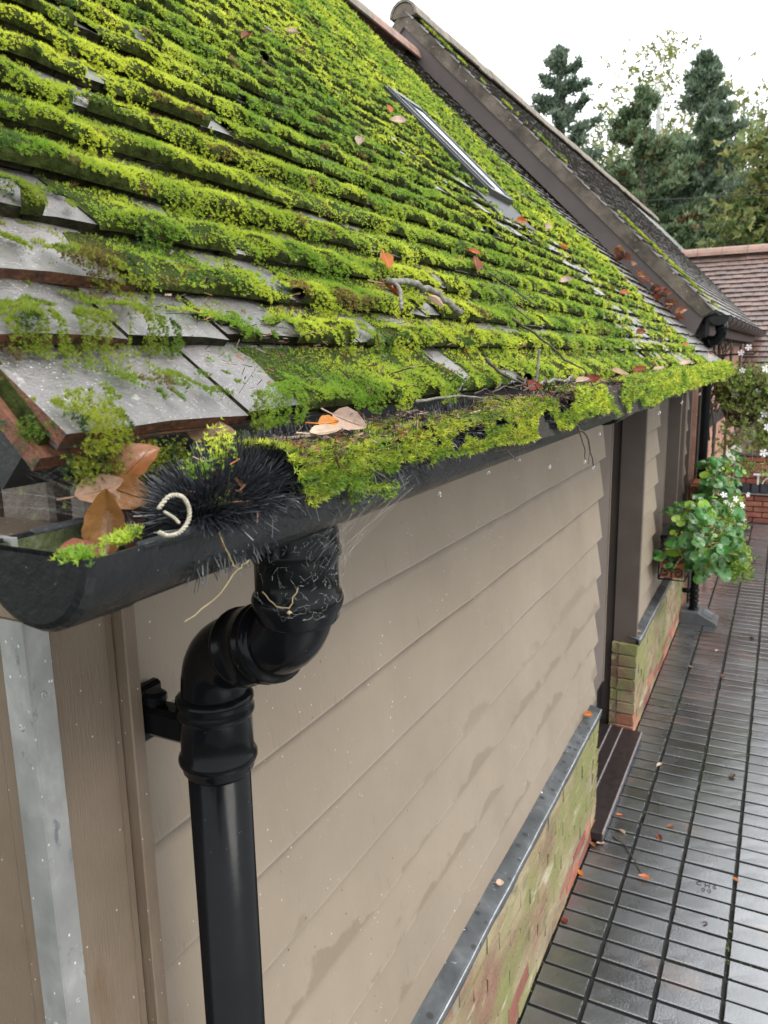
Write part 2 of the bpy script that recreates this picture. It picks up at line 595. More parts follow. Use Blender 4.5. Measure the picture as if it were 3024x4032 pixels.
MAT['green'] = greenmat('glossy_green_leaf', (.06, .175, .035))
MAT['lime'] = greenmat('lime_green_leaf', (.20, .34, .03))
MAT['petal'] = plain('white_petal', (.85, .82, .84), .5, .06, 40, .05, 100, trans=.3)
MAT['stem'] = plain('pale_green_stem', (.22, .26, .08), .5, .3, 50, .1, 100)
MAT['drystem'] = plain('dry_stem', (.22, .17, .08), .7, .4, 50, .1, 100)
MAT['terracotta'] = plain('terracotta_liner', (.30, .095, .030), .7, .35, 22, .5, 90)
MAT['iron'] = plain('black_wrought_iron', (.010, .009, .009), .4, .4, 40, .3, 100)
MAT['coir'] = plain('coir_liner', (.05, .032, .018), .9, .5, 60, 1.0, 130)
MAT['greyplastic'] = plain('grey_plastic_cover', (.07, .075, .08), .35, .2, 12, .1, 90)
MAT['step'] = plain('dark_brown_tread', (.022, .016, .016), .33, .35, 30, .4, 120)
MAT['nosing'] = plain('tread_nosing', (.22, .19, .20), .35, .3, 30, .2, 120)
MAT['glassdark'] = plain('dark_window_glass', (.010, .008, .010), .05, .1, 3, 0, 10, spec=.8)
MAT['skyglass'] = plain('skylight_glass', (.05, .06, .06), .04, .1, 3, 0, 10, spec=1.0, coat=1)
MAT['alu'] = plain('grey_aluminium', (.10, .105, .11), .35, .2, 20, .1, 90, metal=.4)
MAT['flash'] = plain('black_flashing', (.012, .012, .013), .45, .4, 20, .3, 60)
MAT['door'] = plain('black_door_paint', (.012, .010, .012), .35, .3, 10, .1, 60)
MAT['whitemetal'] = plain('white_painted_metal', (.72, .72, .70), .4, .12, 20, .1, 90)
MAT['barge'] = plain('brown_barge_paint', (.085, .067, .063), .45, .15, 4, .15, 40)
MAT['cable'] = plain('black_cable', (.02, .02, .02), .5, .1, 5, 0, 10)

# ------------------------------------------------------------------ ground and paving
g = ob('ground', box(-150, 150, -60, 250, -0.6, -0.075), MAT['ground']); tag(g, 'dark earth sheet under and beyond the paved yard', None, None, 'structure')
WB = -0.649                      # outer face of the brick plinth
pv = ob('courtyard_paving', box(-3.4, 5.0, -3.0, 11.6, -0.07, -0.014), MAT['darkjoint'])
tag(pv, 'wet dark stable pavers laid in straight rows along the clad wall', None, None, 'structure')
PX, PY = .2145, .1049
joints = [WB, -.465]
while joints[-1] < 4.6: joints.append(joints[-1]+PX)


def paver_mesh(wd, ln, seed):
    rr = random.Random(seed)
    b = .0026
    nx, ny = 3, 2
    V, F = [], []
    hx, hy = wd/2, ln/2
    for j in range(ny+1):
        for i in range(nx+1):
            x = -hx+b + (wd-2*b)*i/nx; y = -hy+b+(ln-2*b)*j/ny
            V.append((x, y, rr.uniform(-.0007, .0007)))
    W = nx+1
    for j in range(ny):
        for i in range(nx):
            F.append((j*W+i, j*W+i+1, (j+1)*W+i+1, (j+1)*W+i))
    ring = [i for i in range(W)] + [j*W+nx for j in range(1, ny+1)] + [ny*W+i for i in range(nx-1, -1, -1)] + [j*W for j in range(ny-1, 0, -1)]
    n = len(ring); o = len(V)
    for q in ring:
        x, y, z = V[q]
        V.append((x+math.copysign(b, x)*(1 if abs(x) > hx-b-1e-6 else 0), y+math.copysign(b, y)*(1 if abs(y) > hy-b-1e-6 else 0), -.004))
    for q in range(n):
        x, y, z = V[o+q]
        V.append((x, y, -.03))
    for a in range(n):
        c = (a+1) % n
        F.append((ring[a], o+a, o+c, ring[c])); F.append((o+a, o+n+a, o+n+c, o+c))
    return V, F


pav_main = [mk('paver', *paver_mesh(PX-.0145, PY-.0165, s), MAT['paver']) for s in range(5)]
pav_edge = [mk('paver', *paver_mesh(.184-.014, PY-.0165, s+9), MAT['paver']) for s in range(3)]
cands, rest = [], []
y0 = 2.570-PY*52
for ci in range(len(joints)-1):
    cx = (joints[ci]+joints[ci+1])/2
    for r in range(0, 136):
        yc = y0 + PY*r + PY/2
        if yc > 11.05 or yc < -2.9: continue
        if ci == 0 and yc < .3: continue
        if yc > 9.28 and yc < 9.97 and -.40 < cx < -.25: continue
        v = np.array([cx, yc, -2.2]); zz = v@FW
        px = 1512+FPX*(v@RT)/zz if zz > .1 else -9e9
        py = 2016-FPX*(v@UP)/zz if zz > .1 else 9e9
        seen = -100 < px < 3130 and py < 4180
        (cands if seen else rest).append((np.linalg.norm(v), ci, cx, yc))
cands.sort()
rest += cands[300:]
for d, ci, cx, yc in cands[:300]:
    me = R.choice(pav_edge if ci == 0 else pav_main)
    M = T(cx+R.uniform(-.0015, .0015)+.006*(yc-2.5)*.0, yc+R.uniform(-.0012, .0012), R.uniform(-.0012, .0012)) @ Matrix.Rotation(R.uniform(-.011, .011), 4, 'X') @ Matrix.Rotation(R.uniform(-.007, .007), 4, 'Y') @ Matrix.Rotation(R.uniform(-.006, .006), 4, 'Z')
    if R.random() < .5: M = M @ Matrix.Rotation(PI, 4, 'Z')
    inst('paver', me, pv, M)
parts = []
for d, ci, cx, yc in rest:
    wd = (joints[ci+1]-joints[ci])-.0115
    parts.append(box(cx-wd/2, cx+wd/2, yc-PY/2+.005, yc+PY/2-.005, -.03, R.uniform(-.001, .001), .004))
o = fixn(ob('paver_field', join(parts), MAT['paver'], pv)); o['kind'] = 'stuff'
# moss, grit and soil caught in the joints
n = 5200
jx = rng.choice(np.array(joints[:6]), n); jy = rng.uniform(1.9, 9.2, n)
cr = rng.random(n) < .35
jx = np.where(cr, rng.uniform(WB, .2, n), jx+rng.normal(0, .003, n)); jy = np.where(cr, y0+PY*np.round((jy-y0)/PY)+rng.normal(0, .002, n), jy)
okj = (fbm(jx*3, jy*2.4, 611, 2) > .50) | ((jx < WB+.02) & (rng.random(n) < .7))
jx, jy = jx[okj], jy[okj]; n = len(jx)
pj = np.stack([jx, jy, np.full(n, -.011)+rng.random(n)*.006], 1)
palj = np.array([[.10, .17, .02], [.06, .10, .02], [.05, .045, .03], [.16, .14, .10], [.025, .022, .015]])
v, f, c = blades(pj, np.array([0, 0, 1.])+rng.normal(0, .4, (n, 3)), rng.uniform(.003, .0075, n), 5, palj[rng.choice(5, n, p=[.25, .25, .2, .08, .22])], wid=.4)
o = ob('joint_moss', (v, f), MAT['needle'], None, tint=c); tag(o, 'moss and grit caught in the paver joints', 'moss', None, 'stuff')
# stamped maker's characters on one paver
def stamp(txt, x, y, size):
    c = bpy.data.curves.new('stamp', 'FONT'); c.body = txt; c.size = size; c.extrude = .0003; c.space_character = 1.5
    tmp = bpy.data.objects.new('stamp', c); COL.objects.link(tmp)
    dg = bpy.context.evaluated_depsgraph_get(); me = bpy.data.meshes.new_from_object(tmp.evaluated_get(dg))
    bpy.data.objects.remove(tmp); me.materials.clear(); me.materials.append(MAT['darkjoint'])
    inst('stamped_letters', me, pv, T(x, y, .0012))
stamp('CHS', -.185, 3.163, .034)
stamp('00', -.16, 3.128, .030)

# ------------------------------------------------------------------ timber-clad building
C45 = math.sqrt(.5)
X0, Z0 = -.415, 2.159            # lower edge of the bottom tile course
GA, TT = .083, .0125             # course gauge, tile thickness
UE = 6.2
barn = thing('timber_clad_building', 'long low building clad in beige weatherboard under a mossy tiled roof', 'building', (-1.6, 3.2, 0))


def warp(s):                     # the second course sits a little high
    return s + .013*np.exp(-((s-.083)/.045)**2)


def rp(u, s, n=0.0):
    s = float(warp(s))
    return (X0 - s*C45 + n*C45, u, Z0 + s*C45 + n*C45)


def rp_np(u, s, n):
    s = warp(s)
    return np.stack([X0 - s*C45 + n*C45, u, Z0 + s*C45 + n*C45], -1)


NV = np.array([C45, 0, C45]); SV = np.array([-C45, 0, C45])
SR = 3.40                        # slope length to the ridge
V = [rp(.37, .03, -.045), rp(UE, .03, -.045), rp(UE, SR, -.045), rp(.37, SR, -.045), rp(.37, .03, -.10), rp(UE, .03, -.10), rp(UE, SR, -.10), rp(.37, SR, -.10)]
RX = rp(0, SR)[0]; RZ = rp(0, SR)[2]
V += [(2*RX+.9, .37, RZ-(RX*-1-.9)*1.0-.045*0-.09), (2*RX+.9, UE, RZ-(-RX-.9)-.09), (2*RX+.9, UE, RZ-(-RX-.9)-.16), (2*RX+.9, .37, RZ-(-RX-.9)-.16)]
F = [(0, 1, 2, 3), (7, 6, 5, 4), (0, 4, 5, 1), (0, 3, 7, 4), (1, 5, 6, 2), (3, 2, 9, 8), (7, 11, 10, 6), (8, 9, 10, 11), (3, 8, 11, 7), (2, 6, 10, 9)]
roof = fixn(ob('roof', (V, F), MAT['flash'], barn))


def tile_mesh(wd, seed, ln=.205):
    rr = random.Random(seed)
    nx, ny = 4, 2
    sl = TT/GA
    cam_ = rr.uniform(.0015, .0035)
    V, F = [], []
    for j in range(ny+1):
        for i in range(nx+1):
            x = -wd/2 + wd*i/nx
            y = ln*(0, .35, 1)[j] + (rr.uniform(-.0018, .0018) if j == 0 else 0)
            z = -y*sl - cam_*(abs(2*x/wd)**2) + rr.uniform(-.0005, .0005)
            V.append((x, y, z))
    W = nx+1; N = len(V)
    for v in list(V): V.append((v[0], v[1]+.001, v[2]-TT))
    for j in range(ny):
        for i in range(nx):
            a = j*W+i
            F.append((a, a+1, a+W+1, a+W))
    for i in range(nx): F.append((i, N+i, N+i+1, i+1))
    for j in range(ny):
        a = j*W; F.append((a, a+W, N+a+W, N+a))
        a = j*W+nx; F.append((a, N+a, N+a+W, a+W))
    F.append((N, N+ny*W, N+ny*W+nx, N+nx))
    return V, F


TW = .1315
U0 = .352
tm = [mk('roof_tile', *tile_mesh(TW-.003, s), MAT['tile']) for s in range(6)]
tmc = mk('roof_tile', *tile_mesh(TW-.003, 77), MAT['tile'])
tmw = [mk('roof_tile', *tile_mesh(TW*1.5-.003, s+20), MAT['tile']) for s in range(2)]
for me in tmw+[tmc]:
    me.materials.append(MAT['clay'])
    for p_ in me.polygons: p_.material_index = 0 if p_.index < 8 else 1
for me in tm:
    me.materials.append(MAT['edge'])
    for p_ in me.polygons: p_.material_index = 0 if p_.index < 8 else 1
SKY = (2.97, 3.27, .94, 1.54)     # skylight u0,u1,s0,s1


def und(u, s):                   # gentle sag of the old roof
    return (vnoise(np.asarray(u)*1.1, np.asarray(s)*1.1, 5)-.5)*.022*np.clip(np.asarray(s)*2, 0, 1)


tiles = []
NROW = 41
tile_bare = {}
for r in range(NROW):
    u = U0; first = True
    while u < UE-.02:
        wd = TW*1.5 if (first and r % 2 == 0) else TW
        uc = u+wd/2; s = r*GA
        if not (SKY[0]-.02 < uc < SKY[1]+.02 and SKY[2]-.03 < s < SKY[3]-.02):
            p = np.array(rp(uc, s+.04, 0))-CAM
            zz = p@FW
            px = 1512+FPX*(p@RT)/max(zz, .05); py = 2016-FPX*(p@UP)/max(zz, .05)
            d = np.linalg.norm(p)
            pen = 0 if (-150 < px < 3100 and -150 < py) else 5
            tiles.append((d+pen, r, uc, wd, first))
        u += wd; first = False
tiles.sort()
BAS = Matrix(((0, -C45, C45, 0), (1, 0, 0, 0), (0, C45, C45, 0), (0, 0, 0, 1)))
bulk = []
for i, (d, r, uc, wd, first) in enumerate(tiles):
    s = r*GA + R.uniform(-.004, .004) - (.006 if R.random() < .08 else 0)
    n = float(und(uc, s)) + R.uniform(-.0015, .002)
    p = rp(uc, s, n)
    a, b, c = R.uniform(-.014, .014), R.uniform(-.018, .018), R.uniform(-.02, .012)
    if (r, first) == (0, True): a = b = c = 0
    M = T(*p) @ BAS @ Matrix.Rotation(a, 4, 'Z') @ Matrix.Rotation(b, 4, 'Y') @ Matrix.Rotation(c, 4, 'X')
    if i < 300:
        inst('roof_tile', R.choice(tmw) if wd > TW*1.2 else (tmc if first else R.choice(tm)), roof, M)
    else:
        hw = wd/2-.0015
        V = [(-hw, 0, 0), (0, -.0, .002), (hw, 0, 0), (hw, .1, -.1*TT/GA), (0, .1, .002-.1*TT/GA), (-hw, .1, -.1*TT/GA), (-hw, 0, -TT), (0, 0, -TT), (hw, 0, -TT)]
        bulk.append(([M @ Vector(v) for v in V], [(0, 1, 4, 5), (1, 2, 3, 4), (6, 7, 1, 0), (7, 8, 2, 1), (0, 5, 6), (2, 8, 3)]))
o = ob('roof_tile_field', join(bulk), MAT['tile'], roof); o['kind'] = 'stuff'
o.data.materials.append(MAT['edge'])  # dark mossy fronts also draw the row shadows in colour
for p_ in o.data.polygons: p_.material_index = 1 if p_.index % 6 in (2, 3) else 0

# half-round ridge tiles
u = .40
while u < 6.0:
    L = .30
    P = []
    for q in range(9):
        t = PI*q/8
        P.append((RX+.012+.105*math.cos(t), RZ-.055+.105*math.sin(t)))
    for q in range(8, -1, -1):
        t = PI*q/8
        P.append((RX+.012+.088*math.cos(t), RZ-.055+.088*math.sin(t)))
    o = ob('ridge_tile', prism(P, 'y', u, u+L-.006), MAT['ridge'] if u > 4.9 else MAT['lridge'], roof, smooth=False)
    u += L

# verge undercloak at the near end
for i in range(9):
    s0 = .002 + i*.155
    V = [rp(.3475, s0, -.041), rp(.46, s0, -.041), rp(.46, s0+.152, -.041), rp(.3475, s0+.152, -.041)]
    V = V + [tuple(np.array(v)+NV*.0125) for v in V]
    fixn(ob('undercloak_tile', (V, [(0, 1, 2, 3), (4, 5, 6, 7), (0, 1, 5, 4), (1, 2, 6, 5), (2, 3, 7, 6), (3, 0, 4, 7)]), MAT['clay'], roof))
V = [rp(.353, .012, -.0280), rp(.359, .012, -.0280), rp(.359, 1.5, -.0280), rp(.353, 1.5, -.0280)]
V = V + [tuple(np.array(v)+NV*.014) for v in V]
fixn(ob('verge_mortar', (V, [(0, 1, 2, 3), (4, 5, 6, 7), (0, 1, 5, 4), (1, 2, 6, 5), (2, 3, 7, 6), (3, 0, 4, 7)]), MAT['soilmoss'], roof))
# second (eaves) course under the bottom tiles
for i in range(40):
    ua = .36 + i*.145
    if ua > UE-.15: break
    V = [rp(ua, .004, -.0245), rp(ua+.142, .004, -.0245), rp(ua+.142, .17, -.049), rp(ua, .17, -.049)]
    V = V + [tuple(np.array(v)+NV*.0108) for v in V]
    fixn(ob('eaves_tile', (V, [(0, 1, 2, 3), (4, 5, 6, 7), (0, 1, 5, 4), (1, 2, 6, 5), (2, 3, 7, 6), (3, 0, 4, 7)]), MAT['tile'], roof))

# skylight
su0, su1, ss0, ss1 = SKY
sk = ob('skylight', ([], []), MAT['alu'], barn)


def rbox(u0, u1, s0, s1, n0, n1):
    V = [rp(u0, s0, n0), rp(u1, s0, n0), rp(u1, s1, n0), rp(u0, s1, n0), rp(u0, s0, n1), rp(u1, s0, n1), rp(u1, s1, n1), rp(u0, s1, n1)]
    return V, [(0, 3, 2, 1), (4, 5, 6, 7), (0, 1, 5, 4), (1, 2, 6, 5), (2, 3, 7, 6), (3, 0, 4, 7)]


fixn(ob('frame', join([rbox(su0, su0+.016, ss0, ss1, -.05, .030), rbox(su1-.016, su1, ss0, ss1, -.05, .030), rbox(su0+.016, su1-.016, ss1-.03, ss1, -.05, .031), rbox(su0+.016, su1-.016, ss0, ss0+.02, -.05, .028)]), MAT['alu'], sk))
fixn(ob('pane', rbox(su0+.0165, su1-.0165, ss0+.0205, ss1-.0305, .010, .026), MAT['skyglass'], sk))
fixn(ob('glazing_bar', rbox(su0+.10, su0+.108, ss0+.021, ss1-.031, .0261, .031), MAT['alu'], sk))
fixn(ob('flashing', join([rbox(su0-.16, su1+.03, ss0-.16, ss0-.002, -.02, .006), rbox(su0-.03, su0-.002, ss0, ss1, -.02, .024), rbox(su1+.002, su1+.03, ss0, ss1, -.02, .006)]), MAT['flash'], sk))

# weatherboards
LIPS = [.625, .753, .910, 1.076, 1.232, 1.405, 1.594, 1.768, 2.02]


def board(ya, yb, i):
    n = max(2, int((yb-ya)/.16))
    z0, z1 = LIPS[i], min(LIPS[i+1]+.025, 2.035)
    V, F = [], []
    rr = random.Random(i*7+int(ya*10))
    for q in range(n+1):
        y = ya+(yb-ya)*q/n
        j = rr.uniform(-.0015, .0015); jz = rr.uniform(-.0022, .0022)
        V += [(-.682+j, y, z0+jz), (-.6835+j, y, z0+.004+jz), (-.7145+j*.4, y, z1), (-.730, y, z1), (-.708+j, y, z0+jz)]
    m = 5
    for q in range(n):
        for e in range(m):
            f = (e+1) % m
            F.append((q*m+e, q*m+f, (q+1)*m+f, (q+1)*m+e))
    F.append(tuple(range(m))); F.append(tuple(range(n*m, n*m+m))[::-1])
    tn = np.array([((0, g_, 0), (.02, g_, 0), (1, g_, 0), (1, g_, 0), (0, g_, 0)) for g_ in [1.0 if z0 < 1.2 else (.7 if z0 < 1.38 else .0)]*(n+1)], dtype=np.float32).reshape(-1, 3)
    return V, F, tn


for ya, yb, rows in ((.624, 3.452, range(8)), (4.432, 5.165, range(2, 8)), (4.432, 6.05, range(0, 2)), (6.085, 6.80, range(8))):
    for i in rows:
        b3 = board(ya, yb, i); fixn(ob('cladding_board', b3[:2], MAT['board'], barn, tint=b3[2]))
# wall core, trims, door and window bays
fixn(ob('wall', join([box(-3.2, -.7302, .52, 3.70, 0, 2.04), box(-3.2, -.7302, 4.44, 5.62, 0, 2.04), box(-3.2, -.7302, 5.62, 6.04, 0, .93), box(-3.2, -.7302, 6.09, 6.86, 0, 2.04), box(-3.2, -.88, 3.70, 4.44, -.02, 2.04), box(-3.2, -.86, 5.62, 6.09, .93, 2.04)]), MAT['trim'], barn))
ob('end_trim', box(-.80, -.708, 3.455, 3.715, .60, 2.034, .003), MAT['trim'], barn)
ob('end_bead', box(-.80, -.704, 3.716, 3.730, .60, 2.034, .002), MAT['corner'], barn)
dr = ob('door', box(-.865, -.84, 3.79, 4.40, .075, 1.95, .004), MAT['door'], barn)
for z in (.35, .8, 1.25, 1.65): ob('door_board', box(-.8395, -.834, 3.80, 4.36, z-.19, z+.19, .003), MAT['door'], dr)
ob('door_handle', tube(arc_path([(-.836, 3.84, 1.0), (-.80, 3.84, 1.0), (-.80, 3.95, 1.0)], .01), .008, 8), MAT['iron'], dr)
ob('door_post', box(-.787, -.655, 4.400, 4.431, .572, 2.034, .003), MAT['trim'], barn)
ob('door_head', box(-.84, -.70, 3.784, 4.40, 1.955, 2.034, .003), MAT['trim'], barn)
ob('end_trim', box(-.80, -.708, 5.168, 5.640, .95, 2.034, .003), MAT['trim'], barn)
ob('end_bead', box(-.80, -.704, 5.641, 5.655, .95, 2.034, .002), MAT['corner'], barn)
wn = ob('window', box(-.80, -.78, 5.657, 6.05, .955, 1.0, .003), MAT['trim'], barn)
ob('frame', join([box(-.80, -.77, 5.657, 5.69, 1.001, 1.96, .003), box(-.80, -.77, 6.01, 6.048, 1.001, 1.96, .003), box(-.80, -.772, 5.692, 6.008, 1.90, 1.96, .003)]), MAT['trim'], wn)
ob('pane', box(-.792, -.785, 5.692, 6.008, 1.002, 1.898), MAT['glassdark'], wn)
ob('sill', box(-.80, -.640, 5.645, 6.045, .925, .953, .004), MAT['blackwood'], wn)
ob('window_post', box(-.80, -.662, 6.052, 6.084, .60, 2.034, .003), MAT['trim'], barn)
ob('end_trim', box(-.80, -.664, 6.803, 6.86, .0, 2.034, .003), MAT['trim'], barn)
# near corner: wide boards, batten, metal guard
ob('corner_board', box(-.72, -.660, .4870, .588, 0, 2.034, .002), MAT['corner'], barn)
ob('corner_strip', box(-.72, -.6635, .5885, .6015, 0, 2.034, .002), MAT['corner'], barn)
ob('corner_batten', box(-.72, -.6475, .602, .6215, 0, 2.034, .0015), MAT['corner'], barn)
for i in range(10):
    xa = -.7215-.14*i
    ob('gable_board', box(xa-.138, xa, .490+.004*(i % 2), .52, 0, min(2.0+.14*i*.9, 3.3), .002), MAT['corner'], barn)
V, F = [], []
cg = join([box(-.6598, -.6575, .4838, .5115, 0, 2.003), box(-.694, -.6575, .4815, .4836, 0, 2.003)])
cgo = ob('corner_guard', cg, MAT['galv'], barn)
tag(cgo, 'galvanised metal angle strip screwed over the near building corner')


def screw(p, nrm, r=.0042):
    n = Vector(nrm); a = n.orthogonal().normalized(); b = n.cross(a)
    V, F = [], []
    for (rr, h) in ((r, 0), (r, .0008), (r*.75, .0013), (r*.4, .0013), (r*.22, .0004)):
        for q in range(10):
            t = 2*PI*q/10
            V.append(Vector(p)+n*h+(a*math.cos(t)+b*math.sin(t))*rr)
    for i in range(4):
        for q in range(10):
            F.append((i*10+q, i*10+(q+1) % 10, (i+1)*10+(q+1) % 10, (i+1)*10+q))
    F.append(tuple(range(40, 50)))
    return V, F


for p in ((-.6574, .4975, 1.868), (-.6574, .4985, 1.50), (-.6574, .4985, 1.13)):
    fixn(ob('screw', screw(p, (1, 0, 0)), MAT['galv'], cgo))
for p in ((-.676, .4814, 1.835), (-.676, .4814, 1.475), (-.676, .4814, 1.10)):
    fixn(ob('screw', screw(p, (0, -1, 0)), MAT['galv'], cgo))
# eaves timber: fascia, soffit, barge foot, gable barge board
ob('fascia_board', box(-.512, -.492, .43, 6.1, 2.035, 2.105, .003), MAT['trim'], barn)
ob('soffit_board', box(-.735, -.513, .43, 6.1, 2.036, 2.050, .002), MAT['trim'], barn)
ob('eaves_block', box(-.78, -.492, .372, .428, 2.006, 2.075, .004), MAT['corner'], barn)
P = [rp(0, .10, -.066), rp(0, 3.3, -.066), rp(0, 3.3, -.20), rp(0, .20, -.20)]
fixn(ob('gable_barge_board', prism([(p[0], p[2]) for p in P], 'y', .40, .425), MAT['corner'], barn))
ob('rafter_end', box(-.60, -.535, .432, .486, 1.98, 2.20, .004), MAT['verge'], barn)
ob('rafter_end', box(-.70, -.648, .434, .487, 1.98, 2.27, .004), MAT['corner'], barn)

# brick plinth, sill flashing
pl = ob('plinth', join([box(-.80, WB-.002, .50, 3.300, 0, .58), box(-.787, WB-.002, 4.385, 6.80, 0, .56)]), MAT['mortar'], barn)


def brick_mesh(l, h, d, seed, m):
    V, F = box(-d/2, d/2, -l/2, l/2, -h/2, h/2, .0025)
    rr = random.Random(seed)
    V = [(x+rr.uniform(-.004, .004), y+rr.uniform(-.003, .003), z+rr.uniform(-.003, .003)) for x, y, z in V]
    return mk('brick', V, F, m)


bms = [brick_mesh(.2145, .062, .10, s, MAT['brick']) for s in range(5)]
bmh = [brick_mesh(.1065, .062, .10, s+30, MAT['brick']) for s in range(3)]
rbs = [brick_mesh(.2145, .062, .10, s+50, MAT['redbrick']) for s in range(3)]
rbh = [brick_mesh(.098, .062, .10, s+60, MAT['redbrick']) for s in range(2)]
for ya, yb, top in ((.66, 3.30, .575), (4.37, 6.80, .56)):
    for c in range(8):
        z = .034+c*.0722
        y = ya - (.108 if c % 2 else 0)
        while y < yb-.02:
            l = .216
            if y < ya: hb = True
            else: hb = y+l > yb+.03
            if y < ya: y = ya; 
            me = R.choice((bmh if hb else bms) if (c > 1 or R.random() < .3) else (rbh if hb else rbs)); ln = .108 if hb else .216
            M = T(WB-.05+R.uniform(-.0018, .0018), y+ln/2, z) @ Matrix.Rotation(R.uniform(-.004, .004), 4, 'Z') @ Matrix.Rotation(R.uniform(-.01, .01), 4, 'X')
            o = inst('brick', me, pl, M); fixn(o) if False else None
            y += ln
for c in range(8):
    z = .034+c*.0722
    for xx in (-.805,):
        inst('brick', R.choice(bmh), pl, T(-.7700, 4.424, z) @ Matrix.Rotation(PI/2, 4, 'Z') @ Matrix.Diagonal((1, .34, 1, 1)))
for me in bms+bmh+rbs+rbh:
    import bmesh
    b_ = bmesh.new(); b_.from_mesh(me); bmesh.ops.recalc_face_normals(b_, faces=b_.faces); b_.to_mesh(me); b_.free()


def sill(ya, yb, zt):
    n = int((yb-ya)/.06)
    V, F = [], []
    for i in range(n+1):
        y = ya+(yb-ya)*i/n
        j = (vnoise(np.array(y*9.), np.array(1.), 3)-.5)*.003; jz = (vnoise(np.array(y*14.), np.array(2.), 4)-.5)*.009
        V += [(-.700, y, zt+.014), (-.642+j, y, zt+j*.4), (-.634+j, y, zt-.003+j*.3), (-.632+j, y, zt-.012), (-.637+j, y, zt-.040+jz), (-.640+j, y, zt-.040+jz), (-.650, y, zt-.006)]
    m = 7
    for i in range(n):
        for e in range(m-1):
            F.append((i*m+e, i*m+e+1, (i+1)*m+e+1, (i+1)*m+e))
    F.append(tuple(range(m))); F.append(tuple(range(n*m, n*m+m))[::-1])
    return V, F


MAT['wornhighlight'] = plain('worn_lead_highlight', (.34, .36, .37), .5, .4, 40, .2, 90)  # pale colour stands in for the highlight along the worn nose
for ya, yb, zt in ((.60, 3.335, .633), (4.388, 6.05, .605), (6.086, 6.80, .605)):
    o = fixn(ob('sill_flashing', sill(ya, yb, zt), MAT['lead'], barn, smooth=True))
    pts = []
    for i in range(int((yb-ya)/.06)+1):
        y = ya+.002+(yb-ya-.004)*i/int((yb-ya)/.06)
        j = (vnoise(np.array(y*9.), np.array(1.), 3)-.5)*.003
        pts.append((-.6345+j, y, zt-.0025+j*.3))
    ob('worn_nose_highlight', tube(pts, .0022, 5), MAT['wornhighlight'], o, smooth=True)

# door step
st = thing('door_step', 'dark brown ribbed plank step in front of the black doorway', 'step', (-.70, 3.75, 0))
for xa, xb, z in ((-.700, -.594, .058), (-.766, -.703, .061), (-.838, -.769, .064)):
    pk = ob('tread', box(xa, xb, 3.262, 4.355, .012, z, .004), MAT['step'], st)
    ob('nosing', box(xb-.0055, xb+.0012, 3.264, 4.353, z-.010, z+.0012, .0008), MAT['nosing'], pk)
ob('riser', box(-.83, -.604, 3.29, 4.33, 0, .0118), MAT['step'], st)

# ------------------------------------------------------------------ gutter on the near eave
GX, GZ, GW, GD = -.394, 2.090, .049, .049
gut = thing('rain_gutter', 'black half round iron gutter under the mossy eave', 'gutter', (GX, 3.0, GZ))


def half(rx, rz, n=14, x0=None):
    return [(GX+rx*math.cos(PI+PI*i/n), GZ+rz*math.sin(PI+PI*i/n)) for i in range(n+1)]


def channel(ya, yb, gr=0.0, th=.0035, rim=.004):
    o_ = half(GW+gr, GD+gr); i_ = half(GW+gr-th, GD+gr-th)[::-1]
    return prism(o_ + i_, 'y', ya, yb)


fixn(ob('channel', channel(.335, 2.02), MAT['gutter'], gut, smooth=False))
fixn(ob('channel', channel(2.022, 5.80), MAT['gutter'], gut))
for s in (1, -1):
    ob('rim', tube([(GX+s*(GW-.001), .34, GZ), (GX+s*(GW-.001), 5.80, GZ)], .0042, 8), MAT['gutter'], gut, smooth=True)
fixn(ob('union_bracket', channel(1.955, 2.09, .008, .006), MAT['gutter'], gut))
for y in (3.3, 4.5, 5.6): fixn(ob('bracket', channel(y, y+.03, .005, .004), MAT['gutter'], gut))
# stop end: thicker section with a closed face and rounded front corner
n = 14
rings = []
for (y, g_, inset) in ((.296, -.005, 0), (.2985, -.001, 0), (.303, .002, 0), (.352, .003, 0)):
    rings.append([(x, y, z) for x, z in [(GX+(GW+g_)*math.cos(PI+PI*i/n), GZ+.002+(GD+g_)*math.sin(PI+PI*i/n)) for i in range(n+1)]])
for (y, g_) in ((.352, .0), (.305, .0)):
    rings.append([(GX+(GW+g_)*math.cos(PI+PI*i/n), y, GZ+.002+(GD+g_)*math.sin(PI+PI*i/n)) for i in range(n+1)])
V = [p for r_ in rings for p in r_]; F = []
for r_ in range(len(rings)-1):
    for i in range(n): F.append((r_*(n+1)+i, r_*(n+1)+i+1, (r_+1)*(n+1)+i+1, (r_+1)*(n+1)+i))
F.append(tuple(range(n+1))); F.append(tuple(range(5*(n+1), 6*(n+1))))
for e in (0, n):
    F.append(tuple(r_*(n+1)+e for r_ in range(6)))
fixn(ob('stop_end', (V, F), MAT['gutter'], gut))
V, F = channel(.306, .40, -.0045, .0012)
fixn(ob('algae_lining', (V, F), MAT['algae'], gut))
ob('strap_clip', join([box(-.447, -.437, .318, .3215, 2.0900, 2.0925), box(-.4372, -.4345, .3175, .3222, 2.071, 2.0925)]), MAT['galv'], gut)

# ------------------------------------------------------------------ down pipe
UPX, UPY = -.417, .614
LPX, LPY = -.561, .648
dp = thing('rain_downpipe', 'black rainwater pipe with swan neck bends below the gutter brush', 'downpipe', (LPX, LPY, 0))


